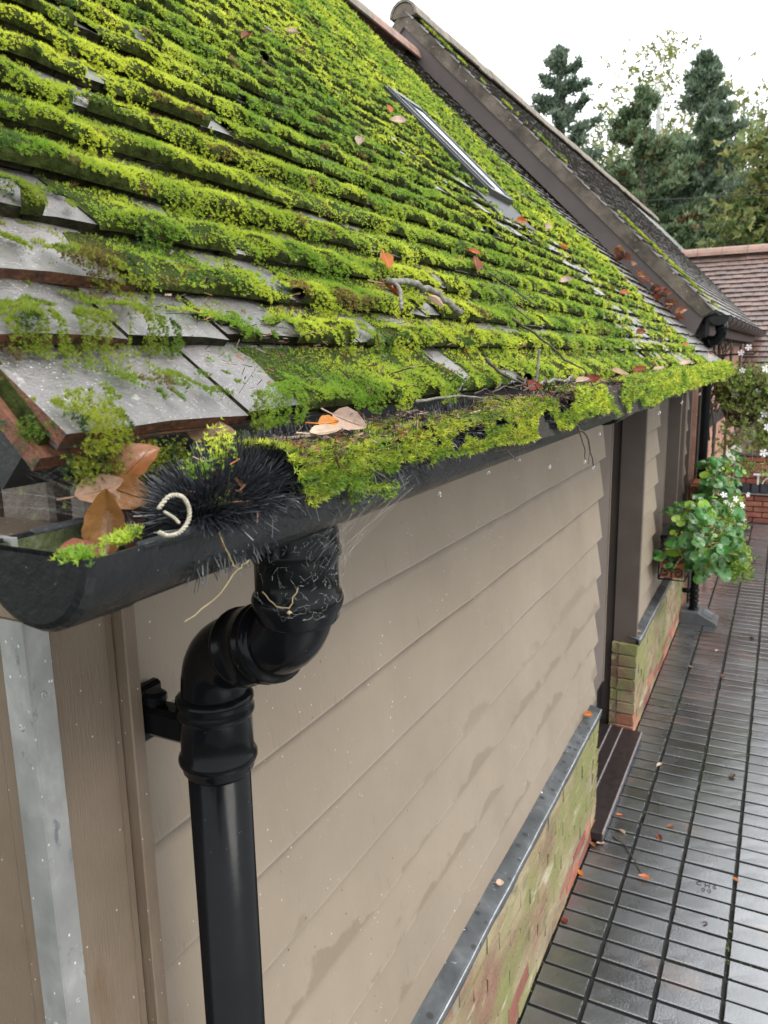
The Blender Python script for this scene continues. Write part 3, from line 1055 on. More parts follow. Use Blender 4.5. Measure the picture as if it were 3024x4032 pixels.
def lathe(prof, c, n=28, axis=(0, 0, 1)):
    ax = Vector(axis).normalized(); a = ax.orthogonal().normalized(); b = ax.cross(a); c = Vector(c)
    V, F = [], []
    for r_, h in prof:
        for q in range(n):
            t = 2*PI*q/n
            V.append(c+ax*h+(a*math.cos(t)+b*math.sin(t))*r_)
    for i in range(len(prof)-1):
        for q in range(n):
            F.append((i*n+q, i*n+(q+1) % n, (i+1)*n+(q+1) % n, (i+1)*n+q))
    return V, F


def so_(name, VF, m=MAT['pipe'], par=dp):
    return fixn(ob(name, VF, m, par, smooth=True))


PR = .0365
so_('pipe', lathe([(PR-.004, 0.0), (PR, 0.02), (PR, 1.80), (PR-.004, 1.80)], (LPX, LPY, 0)))
# lower socket with two rings
S0 = 1.742
so_('socket', lathe([(PR, -.012), (.0415, -.006), (.0425, 0), (.0445, .003), (.0458, .006), (.0458, .010), (.0445, .013), (.0420, .016), (.0418, .058), (.0430, .061), (.0450, .064), (.0452, .068), (.0438, .071), (.0438, .076), (.0450, .079), (.0446, .083), (.0415, .086), (.038, .087)], (LPX, LPY, S0)))
# swan neck
zb, zt_ = 1.846, 2.000
mid = ((LPX+UPX)/2, (LPY+UPY)/2, 1.9165)
low_c = (LPX, LPY, 1.876); up_c = (UPX, UPY, 1.930)
path = arc_path([(LPX, LPY, 1.81), low_c, up_c, (UPX, UPY, 2.03)], .047, 10)
so_('bend', tube([p for p in path], .0378, 28, False))
dx = Vector(up_c)-Vector(low_c); dx.normalize()
mc = (Vector(low_c)+Vector(up_c))/2 + dx*.005
so_('bend_collar', lathe([(.0375, -.028), (.0425, -.026), (.0440, -.022), (.0440, -.018), (.0420, -.015), (.0418, .012), (.0440, .015), (.0442, .019), (.0420, .022), (.0425, .026), (.0442, .029), (.0440, .034), (.0375, .037)], mc, 28, dx))
# upper socket / outlet
so_('outlet_socket', lathe([(.0378, -.012), (.0410, -.008), (.0428, 0), (.0450, .004), (.0462, .009), (.0462, .013), (.0445, .018), (.0420, .021), (.0418, .050), (.0440, .054), (.0455, .058), (.0452, .064), (.0435, .068), (.0430, .080), (.0415, .086)], (UPX, UPY, 1.958)))
so_('outlet', lathe([(.0395, -.004), (.041, .010), (.046, .024), (.052, .034), (.055, .040)], (UPX, UPY, 2.036)))
cl = so_('clip', join([box(-.685, LPX-.030, LPY-.022, LPY+.010, 1.762, 1.800, .006), box(-.685, -.668, LPY-.060, LPY+.03, 1.742, 1.815, .005), lathe([(.0, 0), (.013, 0), (.015, .004), (.015, .012), (.010, .016), (0, .016)], (-.645, LPY-.010, 1.802), 12)]))
for p_ in cl.data.polygons: p_.use_smooth = False

# ------------------------------------------------------------------ moss
def proj(P):
    d = P-CAM
    z = np.maximum(d@FW, .03)
    return 1512+FPX*(d@RT)/z, 2016-FPX*(d@UP)/z, np.linalg.norm(d, axis=-1), d@FW


def tile_rand(u, r, seed=3):
    off = np.where(r % 2 == 0, TW*.5, 0)
    return _hash(np.floor((u-U0-off)/TW), r.astype(float), seed)


def corner_zone(u, s):
    d = (u-.35)/np.clip(.235-.34*s+.11*(fbm(u*7, s*9, 12)-.2), .03, 1) + (s/.42)**2
    return sstep(1.25, .8, d)


def moss_mask(u, s):
    r = np.floor(s/GA)
    m = .80 + 1.0*(fbm(u*2.6, s*2.6, 31)-.5)
    b = vnoise(u*8.3+r*5.17, r*3.7, 8)
    m = m - .85*sstep(.76, .84, b)*sstep(.30, .50, fbm(u*19, s*14, 18, 2)+.10)
    # bare near corner by the eave
    corner = corner_zone(u, s)
    m = m - 1.15*corner
    patch = np.maximum(sstep(.43, .52, fbm(u*34+3, s*44, 77, 2)) * sstep(.33, .45, fbm(u*9, s*13, 55, 2)), sstep(.74, .80, vnoise(u*95, s*95, 66)))
    m = m + np.maximum(corner, (m < .30)*.8)*patch*1.35
    # drip strip below the skylight, then clean tiles by the gable
    strip = sstep(2.3, 3.0, u)*sstep(4.7, 4.2, u)*sstep(.95, .75, s)
    m = m - strip*(.40*sstep(.46, .56, fbm(u*8, s*13, 41)) + .02)
    m = m - 1.5*sstep(4.78, 5.02, u + .18*(fbm(s*6, u*2, 9)-.5)) + .35*sstep(.14, .02, s)*sstep(4.7, 5.2, u)*1.6
    m = np.where((u > SKY[0]-.03) & (u < SKY[1]+.02) & (s > SKY[2]-.15) & (s < SKY[3]+.01), -1, m)
    m = m + .5*(fbm(u*17, s*17, 21, 2)-.5) + .40*sstep(.5, .1, s)*sstep(.72, .95, u)*sstep(2.6, 2.1, u)
    return m


def hprof(f):
    return sstep(-.22, .06, f)*(1-.92*sstep(.20, .72, f))


def cushion(u, s, rowf):
    """height of the moss cushion above the tile surface"""
    m = moss_mask(u, s)
    h = sstep(.28, .75, m)*(.002+.012*sstep(.25, .8, fbm(u*27, s*19, 90, 2))+.004*fbm(u*6, s*6, 14, 2))
    return m, h*hprof(rowf)


# cushion base, one strip per course
Vs, Fs = [], []; base_o = 0
FR = np.array([-.05, -.03, .0, .10, .25, .42, .62, .96])
for r in range(NROW):
    for (ua, ub, du) in ((.355, 2.2, .011), (2.2, 5.9, .022)):
        us = np.arange(ua, ub, du)
        U, Fq = np.meshgrid(us, FR, indexing='ij')
        S = (r+Fq)*GA
        Sm = np.maximum(S, r*GA+.004)
        m, h = cushion(U, Sm, Fq)
        n0 = -np.clip(Fq, 0, 1)*TT - np.where(Fq < 0, .012*np.clip(-Fq/.17, 0, 1), 0)
        n = n0 + h + und(U, Sm)
        n = np.where(Fq < -.04, n0+und(U, Sm)+h*.2, n)
        P = rp_np(U, S, n)
        keep = (m > .24) & (corner_zone(U, Sm) < .35)
        a = len(us); b = len(FR)
        idx = np.arange(a*b).reshape(a, b)
        kq = keep[:-1, :-1] & keep[1:, 1:] & keep[1:, :-1] & keep[:-1, 1:]
        q = np.stack([idx[:-1, :-1], idx[1:, :-1], idx[1:, 1:], idx[:-1, 1:]], -1)[kq]
        Vs.append(P.reshape(-1, 3)); Fs.append(q+base_o); base_o += a*b
o = ob('moss_cushion', (np.concatenate(Vs), np.concatenate(Fs)), MAT['soilmoss'], None, smooth=True)
tag(o, 'dark moss bed lying along the tile courses of the roof', 'moss', None, 'stuff')


def moss_col(u, s, n):
    y = fbm(u*3.1, s*3.1, 61)[:, None]
    y2 = fbm(u*13, s*13, 63, 2)[:, None]
    j = rng.random((n, 1))
    a = np.array([.20, .34, .032]); b = np.array([.60, .66, .062])
    t = np.clip(.45+1.5*(y-.5)+1.5*(y2-.5)+.22*(j-.5), 0, 1)
    c = a*(1-t)+b*t
    q1 = vnoise(u*34, s*34, 65)[:, None]; q2 = vnoise(u*22+9, s*30, 67)[:, None]
    c = np.where((q1 > .80) & (j < .8), np.array([.08, .16, .028]), c)
    c = np.where((q2 > .86) & (j < .75), np.array([.24, .17, .05]), c)
    c = np.where(j > .975, np.array([.10, .065, .03]), c)
    return c*rng.uniform(.85, 1.15, (n, 1))


VV, FF, CC = [], [], []
vo = 0
def push(v, f, c):
    global vo
    VV.append(v); FF.append(f+vo); CC.append(c); vo += len(v)


for r in range(NROW):
    for ua in np.arange(.34, 5.9, .22):
        pc = np.array(rp(ua+.11, (r+.4)*GA, .01))
        px, py, d, z = proj(pc[None])
        d = float(d[0])
        vis = (z[0] > .05) and (-350 < px[0] < 3200) and (-350 < py[0] < 4100)
        r0 = max(.0031, .00255*d) if vis else max(.012, .008*d)
        dens = (1.15 if d < 1.1 else (.95 if d < 2 else .75))/(r0*r0)
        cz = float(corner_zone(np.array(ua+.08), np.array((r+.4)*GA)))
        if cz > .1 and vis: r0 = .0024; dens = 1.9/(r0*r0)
        n = int(dens*.22*GA*1.15)
        if n < 2: continue
        u = ua+rng.random(n)*.22
        f = rng.random(n)**1.25*1.24-.26
        s = (r+f)*GA
        sm = np.maximum(s, r*GA+.004)
        m, h = cushion(u, sm, f)
        ok = (m > .36) & (rng.random(n) < .45+.55*sstep(.36, .7, m)) & (rng.random(n) < 1.02-.62*sstep(.34+.22*fbm(u*11, s*0+r*2.1, 72, 2), .80, f)) & (f > -.03-.15*sstep(.35, .75, fbm(u*16, s*0+r*3.3, 71, 2)))
        u, f, s, sm, h, m = u[ok], f[ok], s[ok], sm[ok], h[ok], m[ok]
        n = len(u)
        if n == 0: continue
        n0 = -np.clip(f, 0, 1)*TT - np.where(f < 0, .018*np.clip(-f/.26, 0, 1)**1.4, 0)
        P = rp_np(u, s, n0+h+und(u, sm)+.0005)
        edge = sstep(.22, -.05, f)[:, None]
        Nn = NV*(1-.35*edge) + np.array([0, 0, .30]) - SV*(.15+.85*edge) + rng.normal(0, .28, (n, 3))
        rr = r0*rng.uniform(.55, 1.45, n)*(.70+.5*sstep(.4, .9, m))
        nb = 12 if cz > .1 else (12 if d < 1.5 else (7 if d < 2.4 else 5))
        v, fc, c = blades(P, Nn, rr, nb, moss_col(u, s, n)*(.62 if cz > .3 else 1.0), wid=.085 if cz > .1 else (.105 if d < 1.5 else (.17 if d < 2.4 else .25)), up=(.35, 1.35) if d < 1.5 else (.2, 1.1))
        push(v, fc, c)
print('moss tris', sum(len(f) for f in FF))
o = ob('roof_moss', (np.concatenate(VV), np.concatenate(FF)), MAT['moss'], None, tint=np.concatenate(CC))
tag(o, 'bright yellow green moss tufts growing over the roof tiles', 'moss', None, 'stuff')

# ------------------------------------------------------------------ gutter brush and what has gathered on it
AX, AZ = -.390, 2.096
gb = thing('gutter_brush', 'black bristle brush stuffed along the gutter, its near end bursting out', 'gutter brush', (AX, .46, AZ))


def ribbons(A, B, w_, Mid=None):
    n = len(A)
    d = B-A; d /= np.linalg.norm(d, axis=1, keepdims=True)
    s = np.cross(d, rng.normal(size=(n, 3))); s /= np.linalg.norm(s, axis=1, keepdims=True)
    w_ = np.broadcast_to(np.asarray(w_, float), (n,))[:, None]
    if Mid is None:
        V = np.stack([A-s*w_, A+s*w_, B+s*w_*.7, B-s*w_*.7], 1).reshape(-1, 3)
        F = np.arange(4*n, dtype=np.int32).reshape(-1, 4)
    else:
        V = np.stack([A-s*w_, A+s*w_, Mid+s*w_, Mid-s*w_, B+s*w_*.7, B-s*w_*.7], 1).reshape(-1, 3)
        i = np.arange(n, dtype=np.int32)*6
        F = np.concatenate([np.stack([i, i+1, i+2, i+3], 1), np.stack([i+3, i+2, i+4, i+5], 1)])
    return V, F


def bristle(n, ya, yb, rmin, rmax, splay=0.0):
    y = rng.uniform(ya, yb, n)
    a = rng.uniform(0, 2*PI, n)
    L = rng.uniform(rmin, rmax, n)
    dr_ = np.stack([np.cos(a), np.zeros(n), np.sin(a)], 1)
    dr_[:, 1] += rng.normal(0, .14, n) - splay
    dr_ += rng.normal(0, .05, (n, 3))
    dr_ /= np.linalg.norm(dr_, axis=1, keepdims=True)
    A = np.stack([np.full(n, AX), y, np.full(n, AZ)], 1) + dr_*.004
    B = A + dr_*L[:, None]
    return A, B


sets = []
A, B = bristle(2200, .47, .56, .036, .048); sets.append((A, B, None))
A, B = bristle(3600, .56, 1.1, .036, .049); sets.append((A, B, None))
A, B = bristle(3600, 1.1, 2.4, .036, .048); sets.append((A, B, None))
A, B = bristle(3500, 2.4, 5.7, .040, .050); sets.append((A, B, None))
# the burst end: bristles fan out every way, those over the front rim bend down past it
n = 4600
yy = .418+rng.random(n)**1.3*.085
tilt = -.95*np.clip((.455-yy)/.04, 0, 1)-.10
a_ = rng.uniform(0, 2*PI, n)
D = np.stack([np.cos(a_), tilt*rng.uniform(.3, 1.5, n)+rng.normal(0, .16, n), np.sin(a_)], 1)+rng.normal(0, .08, (n, 3))
D /= np.linalg.norm(D, axis=1, keepdims=True)
A = np.stack([-.360-.25*(yy-.42)+rng.normal(0, .003, n), yy-.006, 2.092+rng.normal(0, .003, n)], 1)+D*.006
Lb = rng.uniform(.027, .044, n)*np.where(rng.random(n) < .15, .7, 1)
B = A+D*Lb[:, None]
rimx, rimz = GX+GW+.003, GZ+.006
tt_ = (rimx-A[:, 0])/np.where(np.abs(D[:, 0]) < 1e-4, 1e-4, D[:, 0])
zc = A[:, 2]+D[:, 2]*tt_
cross = (D[:, 0] > .05) & (tt_ < Lb) & (zc < rimz)
Mid = (A+B)/2+rng.normal(0, .0016, (n, 3))
m2 = A+D*tt_[:, None]; m2[:, 2] = rimz+rng.random(n)*.004
rem = np.maximum(Lb-tt_, .008)+rng.random(n)*.006
dd = D*np.array([.6, 1, 1])+np.array([.30, 0, -.12])+rng.normal(0, .05, (n, 3)); dd /= np.linalg.norm(dd, axis=1, keepdims=True)
Mid[cross] = m2[cross]; B[cross] = (m2+dd*rem[:, None])[cross]
inside = (~cross) & (B[:, 2] < GZ) & (np.abs(B[:, 0]-GX) > GW-.004)
keep_ = ~inside
B = B+rng.normal(0, .0022, (n, 3))
sets.append((A[keep_], B[keep_], Mid[keep_]))
# shorter ones over the rim further along
n = 260
y = rng.uniform(.5, 1.1, n)
A = np.stack([np.full(n, AX), y, np.full(n, AZ+.012)], 1)
fan = rng.normal(0, .02, n)
Mid = np.stack([rng.uniform(-.350, -.342, n), y+fan*.7, GZ+.010+rng.random(n)*.010], 1)
B = np.stack([rng.uniform(-.340, -.330, n), y+fan*1.3, GZ+.006-rng.random(n)*.022*np.where(y < .72, 1.2, .7)], 1)
sets.append((A, B, Mid))
Vs, Fs, o_ = [], [], 0
for A, B, Mid in sets:
    wv = .00044+.00030*np.clip((A[:, 1]-.6)*1.2, 0, 3)
    v, f = ribbons(A, B, wv, Mid); Vs.append(v); Fs.append(f+o_); o_ += len(v)
o = ob('bristles', (np.concatenate(Vs), np.concatenate(Fs)), MAT['bristle'], gb); o['kind'] = 'stuff'
ob('core_wire', tube([(AX, .447, AZ), (AX, 5.7, AZ)], .0045, 8), MAT['wire'], gb)


def rope(pts, r, turns, strands=2, n=90):
    P = []
    pts = [Vector(p) for p in pts]
    def cat(t):
        k = t*(len(pts)-1); i = min(int(k), len(pts)-2); f = k-i
        p0, p1, p2, p3 = pts[max(i-1, 0)], pts[i], pts[i+1], pts[min(i+2, len(pts)-1)]
        return .5*((2*p1)+(p2-p0)*f+(2*p0-5*p1+4*p2-p3)*f*f+(3*p1-p0-3*p2+p3)*f**3)
    c = [cat(i/(n-1)) for i in range(n)]
    out_ = []
    for s in range(strands):
        q = []
        for i in range(n):
            d = (c[min(i+1, n-1)]-c[max(i-1, 0)]).normalized()
            a = d.orthogonal().normalized() if i == 0 else (a_ - d*a_.dot(d)).normalized()
            a_ = a
            b = d.cross(a)
            t = 2*PI*turns*i/n + s*2*PI/strands
            q.append(c[i]+(a*math.cos(t)+b*math.sin(t))*r*.62)
        out_.append(tube(q, r*.62, 6))
    return join(out_)


def at(px, py, x=None, y=None, z=None):
    d = RT*(px-1512)/FPX - UP*(py-2016)/FPX + FW
    t = (x/d[0]) if x is not None else ((y/d[1]) if y is not None else (z-2.2)/d[2])
    return CAM + d*t


hk = [(-.3829, .3966, 2.1017), (-.3818, .4070, 2.1088), (-.3790, .4160, 2.1075), (-.3772, .4205, 2.1000), (-.3775, .4205, 2.0900), (-.3792, .4130, 2.0822), (-.3815, .4030, 2.0812), (-.3830, .3955, 2.0850)]
nearer = lambda P: [tuple(CAM+(np.array(p)-CAM)*.885) for p in P]
ob('twisted_hook', rope(nearer(hk), .0013, 15), MAT['string'], gb, smooth=True)
ob('twisted_hook', rope(nearer([(-.3829, .4020, 2.0985), (-.3810, .4085, 2.0935), (-.3800, .4130, 2.0885)]), .0009, 7, n=40), MAT['string'], gb, smooth=True)

# compost and moss on top of the brush, right along the gutter
def dome(u, q):
    """q 0 at the tiles .. .6 front rim .. 1 hanging below the rim"""
    hang = .55*sstep(.9, 2.3, u)
    X = np.where(q < .6, -.455+(q/.6)*.112, -.343+(q-.6)/.4*.016)
    Z = np.where(q < .6, 2.118+.030*np.sin(np.clip(q/.6, 0, 1)*PI*.62)-.010*q, 2.118+.0275-.006-(q-.6)/.4*(.045+.045*hang))
    Z = Z - .010*sstep(1.9, 1.0, u) + (fbm(u*9, q*3, 101, 2)-.5)*.022
    X = X + (fbm(u*12, q*4, 103, 2)-.5)*.014*(q > .4)
    return X, Z


us = np.arange(.56, 5.85, .02); qs = np.linspace(0, 1, 11)
U, Q = np.meshgrid(us, qs, indexing='ij')
keepq = (Q < .55) | (fbm(U*6, Q*3, 88, 2) + .55*sstep(.9, 2.4, U) > .62)
X, Z = dome(U, Q)
Zb = np.where(U < .68, Z-.03*(.68-U)/.12, Z)
P = np.stack([X-.006, U, Zb-.008], -1)
idx = np.arange(U.size).reshape(U.shape)
kq = keepq[:-1, :-1] & keepq[1:, 1:]
q4 = np.stack([idx[:-1, :-1], idx[1:, :-1], idx[1:, 1:], idx[:-1, 1:]], -1)[kq]
o = ob('gutter_compost', (P.reshape(-1, 3), q4), MAT['soil'], None, smooth=True)
tag(o, 'dark rotted leaf compost lying on top of the gutter brush', 'compost', None, 'stuff')
VV, FF, CC = [], [], []; vo = 0
for ua in np.arange(.50, 5.85, .1):
    d = math.hypot(ua, .4)
    r0 = max(.0036, .0030*d)
    n = int(.95/(r0*r0)*.1*.22)
    u = ua+rng.random(n)*.1; q = rng.random(n)
    X, Z = dome(u, q)
    mk_ = fbm(u*11, q*3.2+7, 201, 3) + .07 + .14*sstep(.7, 2.2, u) + .10*sstep(1.9, 3.0, u) - .08*sstep(.75, .5, u) - .22*sstep(.52, .62, fbm(u*3.3, q*2.2, 207, 2))
    mk_ = mk_ + .13*sstep(.35, .65, q)
    mk_ = mk_ - .22*sstep(.45, .1, q)*sstep(2.6, 1.0, u)
    ok = mk_ > .60-.07*sstep(1.8, 1.2, u)
    u, q, X, Z = u[ok], q[ok], X[ok], Z[ok]; n = len(u)
    if not n: continue
    P = np.stack([X, u, Z+.002], 1)
    fr = sstep(.5, .9, q)[:, None]
    Nn = np.array([.35, -.1, 1.0])*(1-fr) + np.array([1.0, -.1, -.25])*fr + rng.normal(0, .35, (n, 3))
    v, f, c = blades(P, Nn, r0*rng.uniform(.8, 1.6, n), 7 if d < 1.3 else 5, moss_col(u*2, q*2, n)*(.75 if ua < 1.4 else .95)*(.6+.7*rng.random((n, 1))), wid=.15 if d < 1.1 else .27)
    push(v, f, c)
# moss on the stop end rim and lumps in the near end of the brush
def clump(c, rx, n, r0, Nn=(.3, -.3, 1.0), col=None):
    P = np.asarray(c)+rng.normal(0, 1, (n, 3))*np.asarray(rx)
    cc = moss_col(P[:, 1]*3, P[:, 0]*3, n)
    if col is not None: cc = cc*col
    v, f, c_ = blades(P, np.asarray(Nn)+rng.normal(0, .4, (n, 3)), r0*rng.uniform(.7, 1.4, n), 8, cc, wid=.15)
    push(v, f, c_)
for i in range(9):
    clump((-.352-.003*i, .300+.0022*i+(.012*i if i > 4 else 0)*.5, 2.092), (.004, .004, .002), 34, .0034)
for c in ((-.365, .420, 2.126), (-.350, .424, 2.098), (-.372, .45, 2.135), (-.385, .47, 2.140), (-.345, .53, 2.090), (-.340, .60, 2.080), (-.342, .66, 2.075), (-.345, .57, 2.10), (-.36, .56, 2.12)):
    clump(c, (.006, .007, .005), 60, .0034)
# mortar moss hanging under the bottom corner tile
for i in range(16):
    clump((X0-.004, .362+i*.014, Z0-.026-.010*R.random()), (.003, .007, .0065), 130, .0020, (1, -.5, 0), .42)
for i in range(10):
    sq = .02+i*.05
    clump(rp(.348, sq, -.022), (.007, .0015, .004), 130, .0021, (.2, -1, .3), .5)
o = ob('gutter_moss', (np.concatenate(VV), np.concatenate(FF)), MAT['moss'], None, tint=np.concatenate(CC))
tag(o, 'green moss tufts draped along the gutter brush and over its rim', 'moss', None, 'stuff')

# needles, bud scales and bits
n = 5600
u = .52+rng.random(n)**1.4*2.6
q = rng.random(n)*.72
X, Z = dome(u, q)
P = np.stack([X, u, Z+.004+rng.random(n)*.004], 1)
n2 = 1300
u2 = .5+rng.random(n2)**1.2*2.2; s2 = np.abs(rng.normal(0, .10, n2))
gp = fbm(u2*4, s2*6, 301, 2) > .50
u2, s2 = u2[gp], s2[gp]
P2 = rp_np(u2, s2, np.full(len(u2), .010)); P3 = np.array([-.356, .428, 2.104])+rng.normal(0, 1, (150, 3))*np.array([.014, .014, .012])
P = np.concatenate([P, P2, P3]); n = len(P)
D = rng.normal(size=(n, 3)); D[:, 2] *= .35; D /= np.linalg.norm(D, axis=1, keepdims=True)
L = np.where(rng.random(n) < .06, rng.uniform(.02, .045, n), rng.uniform(.005, .013, n))
fat = rng.random(n) < .18
wv = np.where(fat, .0013, .00045)
v, f = ribbons(P-D*L[:, None]/2, P+D*L[:, None]/2, wv)
pal = np.array([[.05, .03, .02], [.11, .055, .03], [.20, .09, .04], [.30, .20, .14], [.035, .025, .02], [.36, .13, .03]])
cc = pal[rng.choice(6, n, p=[.36, .24, .14, .1, .12, .04])]
o = ob('needle_litter', (v, f), MAT['needle'], None, tint=np.repeat(cc, 4, axis=0))
tag(o, 'brown needles and bud scales scattered on the gutter and lower tiles', 'litter', None, 'stuff')

# ------------------------------------------------------------------ dead leaves
def leaf_vf(L, W, curl, bend, seed, nx=10, ny=6):
    rr = random.Random(seed)
    V, F = [], []
    ph = rr.uniform(0, 6)
    for i in range(nx+1):
        t = i/nx
        wv = W*.5*(math.sin(PI*min(1, t**.85))**.75)*(1-.25*t) + .0006
        for j in range(ny+1):
            v = 2*j/ny-1
            x = (t-.45)*L
            y = v*wv*(1+.05*math.sin(i*2.1+ph))
            z = curl*abs(v)**1.6*wv + bend*(t-.45)**2*L + .05*wv*math.sin(v*9+t*14+ph)*abs(v) - (.0012 if j == ny//2 else 0)
            V.append((x, y, z))
    W_ = ny+1
    for i in range(nx):
        for j in range(ny):
            F.append((i*W_+j, i*W_+j+1, (i+1)*W_+j+1, (i+1)*W_+j))
    V2, F2 = tube([(-.45*L-.012, 0, .003), (-.45*L, 0, 0), (0, 0, -.0008), (.4*L, 0, 0.0004)], [.0009, .0009, .0007, .0003], 4)
    o = len(V)
    V += [tuple(p) for p in V2]; F += [tuple(k+o for k in f) for f in F2]
    return V, F


def leaf(label, pos, N, heading, L, W, curl, bend, m, seed, group=None, roll=0):
    """heading: direction of the leaf axis, N: facing"""
    N = Vector(N).normalized(); h = Vector(heading); h = (h-N*h.dot(N)).normalized(); s = N.cross(h)
    M = Matrix((( h.x, s.x, N.x, pos[0]), (h.y, s.y, N.y, pos[1]), (h.z, s.z, N.z, pos[2]), (0, 0, 0, 1))) @ Matrix.Rotation(roll, 4, 'X')
    o = ob('fallen_leaf', leaf_vf(L, W, curl, bend, seed), m, None, M, smooth=True)
    return tag(o, label, 'leaf', group)


GL = 'dead leaves caught in the gutter'
RL = 'dead leaves lying on the mossy roof'
PLG = 'dead leaves scattered on the pavers'
leaf('big curled tan brown leaf standing upright in the gutter near its stop end', (-.402, .368, 2.093), (.55, -.8, .25), (-.05, .12, 1), 0.046, 0.03, .9, .5, MAT['leaf_brown'], 1, GL)
leaf('brown veined leaf facing out just left of the bristle ball', (-.405, .392, 2.112), (.5, -.8, .35), (.75, .45, -.35), 0.032, 0.027, .25, .3, MAT['leaf_brown'], 2, GL)
leaf('brown leaf tucked behind the tall curled leaf under the tile edge', (-.416, .375, 2.116), (.4, -.7, .6), (.9, .3, .5), 0.034, 0.022, .4, .4, MAT['leaf_tan'], 3, GL)
leaf('glossy red brown leaf lying in the mossy stop end of the gutter', (-.385, .325, 2.084), (.2, -.35, .9), (.9, .3, .15), 0.036, 0.024, .5, -.3, MAT['leaf_rust'], 4, GL)
leaf('rounded brown leaf arching up behind the brush below the tile corner', (-.412, .405, 2.130), (.4, -.75, .5), (.5, .6, .75), 0.042, 0.032, .55, -.7, MAT['leaf_brown'], 5, GL)
leaf('crumpled dark wet leaf sunk between the brown leaves in the gutter', (-.408, .392, 2.088), (.5, -.7, .4), (.1, .3, -1), 0.038, 0.03, .8, .6, MAT['leaf_dark'], 6, GL)
leaf('tan leaf poking up behind the bristle ball under the bottom tiles', (-.425, .505, 2.142), (.45, -.6, .7), (.7, .6, -.1), 0.04, 0.028, .45, .3, MAT['leaf_tan'], 7, GL)
leaf('large pale tan leaf with clear veins standing on the gutter moss', (-.362, .628, 2.146), (.45, -.75, .5), (.45, .55, -.5), 0.034, 0.024, .3, .2, MAT['leaf_pale'], 8, GL)
leaf('small bright orange leaf beside the large pale tan leaf', (-.366, .598, 2.146), (.5, -.6, .6), (.7, .7, 0), 0.019, 0.015, .3, .2, MAT['leaf_orange'], 9, GL)
leaf('flat pinkish tan leaf lying just below the small orange leaf', (-.355, .575, 2.140), (.35, -.45, .8), (.7, .8, -.05), 0.03, 0.014, .5, .3, MAT['leaf_pale'], 10, GL)
leaf('crumpled red leaf among the twigs at the gutter edge', (-.385, 1.30, 2.152), (.4, -.7, .6), (.6, .7, -.3), 0.034, 0.022, .6, .3, MAT['leaf_rust'], 11, GL)
leaf('bright rust red leaf on the gutter moss past the twig tangle', (-.372, 1.70, 2.152), (.4, -.7, .6), (.6, .8, 0), 0.038, 0.024, .6, .4, MAT['leaf_rust'], 12, GL)
leaf('pale brown curled leaf lying beside the rust red leaf on the gutter', (-.37, 1.60, 2.152), (.4, -.5, .8), (.6, .8, .1), 0.034, 0.016, .9, .3, MAT['leaf_pale'], 13, GL)
leaf('long tan leaf lying across the moss at the tile edge halfway along', (-.385, 2.08, 2.160), (.4, -.6, .7), (.5, .5, -.6), 0.046, 0.02, .5, .3, MAT['leaf_tan'], 14, GL)
leaf('dark rust leaf behind the long tan leaf along the gutter', (-.395, 2.42, 2.160), (.4, -.7, .6), (.6, .8, 0), 0.05, 0.022, .7, .3, MAT['leaf_rust'], 15, GL)
leaf('pale fawn leaf beyond the dark rust leaf along the gutter', (-.382, 2.75, 2.156), (.3, -.6, .8), (.6, .8, 0), 0.045, 0.022, .5, .3, MAT['leaf_pale'], 16, GL)
leaf('farthest pale leaf lying on the gutter moss', (-.40, 3.65, 2.165), (.3, -.6, .8), (.6, .8, 0), 0.06, 0.03, .5, .3, MAT['leaf_pale'], 17, GL)


def rleaf(label, u, s, L, m, seed, n=.022, hd=None, Nn=None):
    leaf(label, rp(u, s, n*.8), Nn or (.6+R.uniform(-.4, .4), -.3+R.uniform(-.5, .4), .7), hd or (R.uniform(-1, 1), R.uniform(-1, 1), -.2), L*.74, L*.48, R.uniform(.5, 1.1), R.uniform(.1, .7), m, seed, RL)


rleaf('orange brown leaf standing on edge above the lichened stick', 1.155, .262, .050, MAT['leaf_orange'], 31, .024)
rleaf('red brown leaf pressed at the left end of the lichened stick', 1.07, .190, .036, MAT['leaf_rust'], 32)
rleaf('pale purplish brown leaf hanging under the middle of the lichened stick', 1.205, .172, .042, MAT['leaf_pale'], 33)
rleaf('curled red brown leaf on the moss upslope from the stick', 1.70, .334, .060, MAT['leaf_rust'], 34)
rleaf('small rust leaf left of the curled red brown leaf', 1.80, .392, .042, MAT['leaf_orange'], 35)
rleaf('pale tan leaf on moss halfway to the gable', 2.69, .40, .065, MAT['leaf_pale'], 36)
rleaf('orange leaf on the bare wet tiles near the gable', 4.00, .465, .075, MAT['leaf_orange'], 37)
rleaf('pair side orange leaf lying just below the skylight corner', 3.0, .765, .070, MAT['leaf_orange'], 38)
rleaf('small orange leaf on the drip strip below the skylight', 3.48, .705, .055, MAT['leaf_orange'], 39)
rleaf('pale pink leaf on the upper moss left of the skylight', 1.73, .765, .055, MAT['leaf_pale'], 40)
rleaf('pale leaf stuck at the lower left frame of the skylight', 2.5, 1.15, .085, MAT['leaf_pale'], 41)
rleaf('orange leaf beside the left edge of the skylight', 2.56, 1.24, .055, MAT['leaf_orange'], 42)
rleaf('fawn leaf on moss above the drip strip', 3.6, .86, .075, MAT['leaf_pale'], 43)
rleaf('rust leaf on the thin moss near the far end of the eave', 4.2, .205, .065, MAT['leaf_rust'], 44)
rleaf('brown leaf on the moss close to the far eave', 3.2, .165, .065, MAT['leaf_rust'], 45)
rleaf('orange leaf low on the far mossy eave', 4.35, .10, .06, MAT['leaf_orange'], 46)
rleaf('pale leaf at the very far corner of the eave', 5.1, .03, .10, MAT['leaf_pale'], 47)
rleaf('small red leaf high on the moss near the top of the picture', 1.62, 1.10, .045, MAT['leaf_rust'], 48)
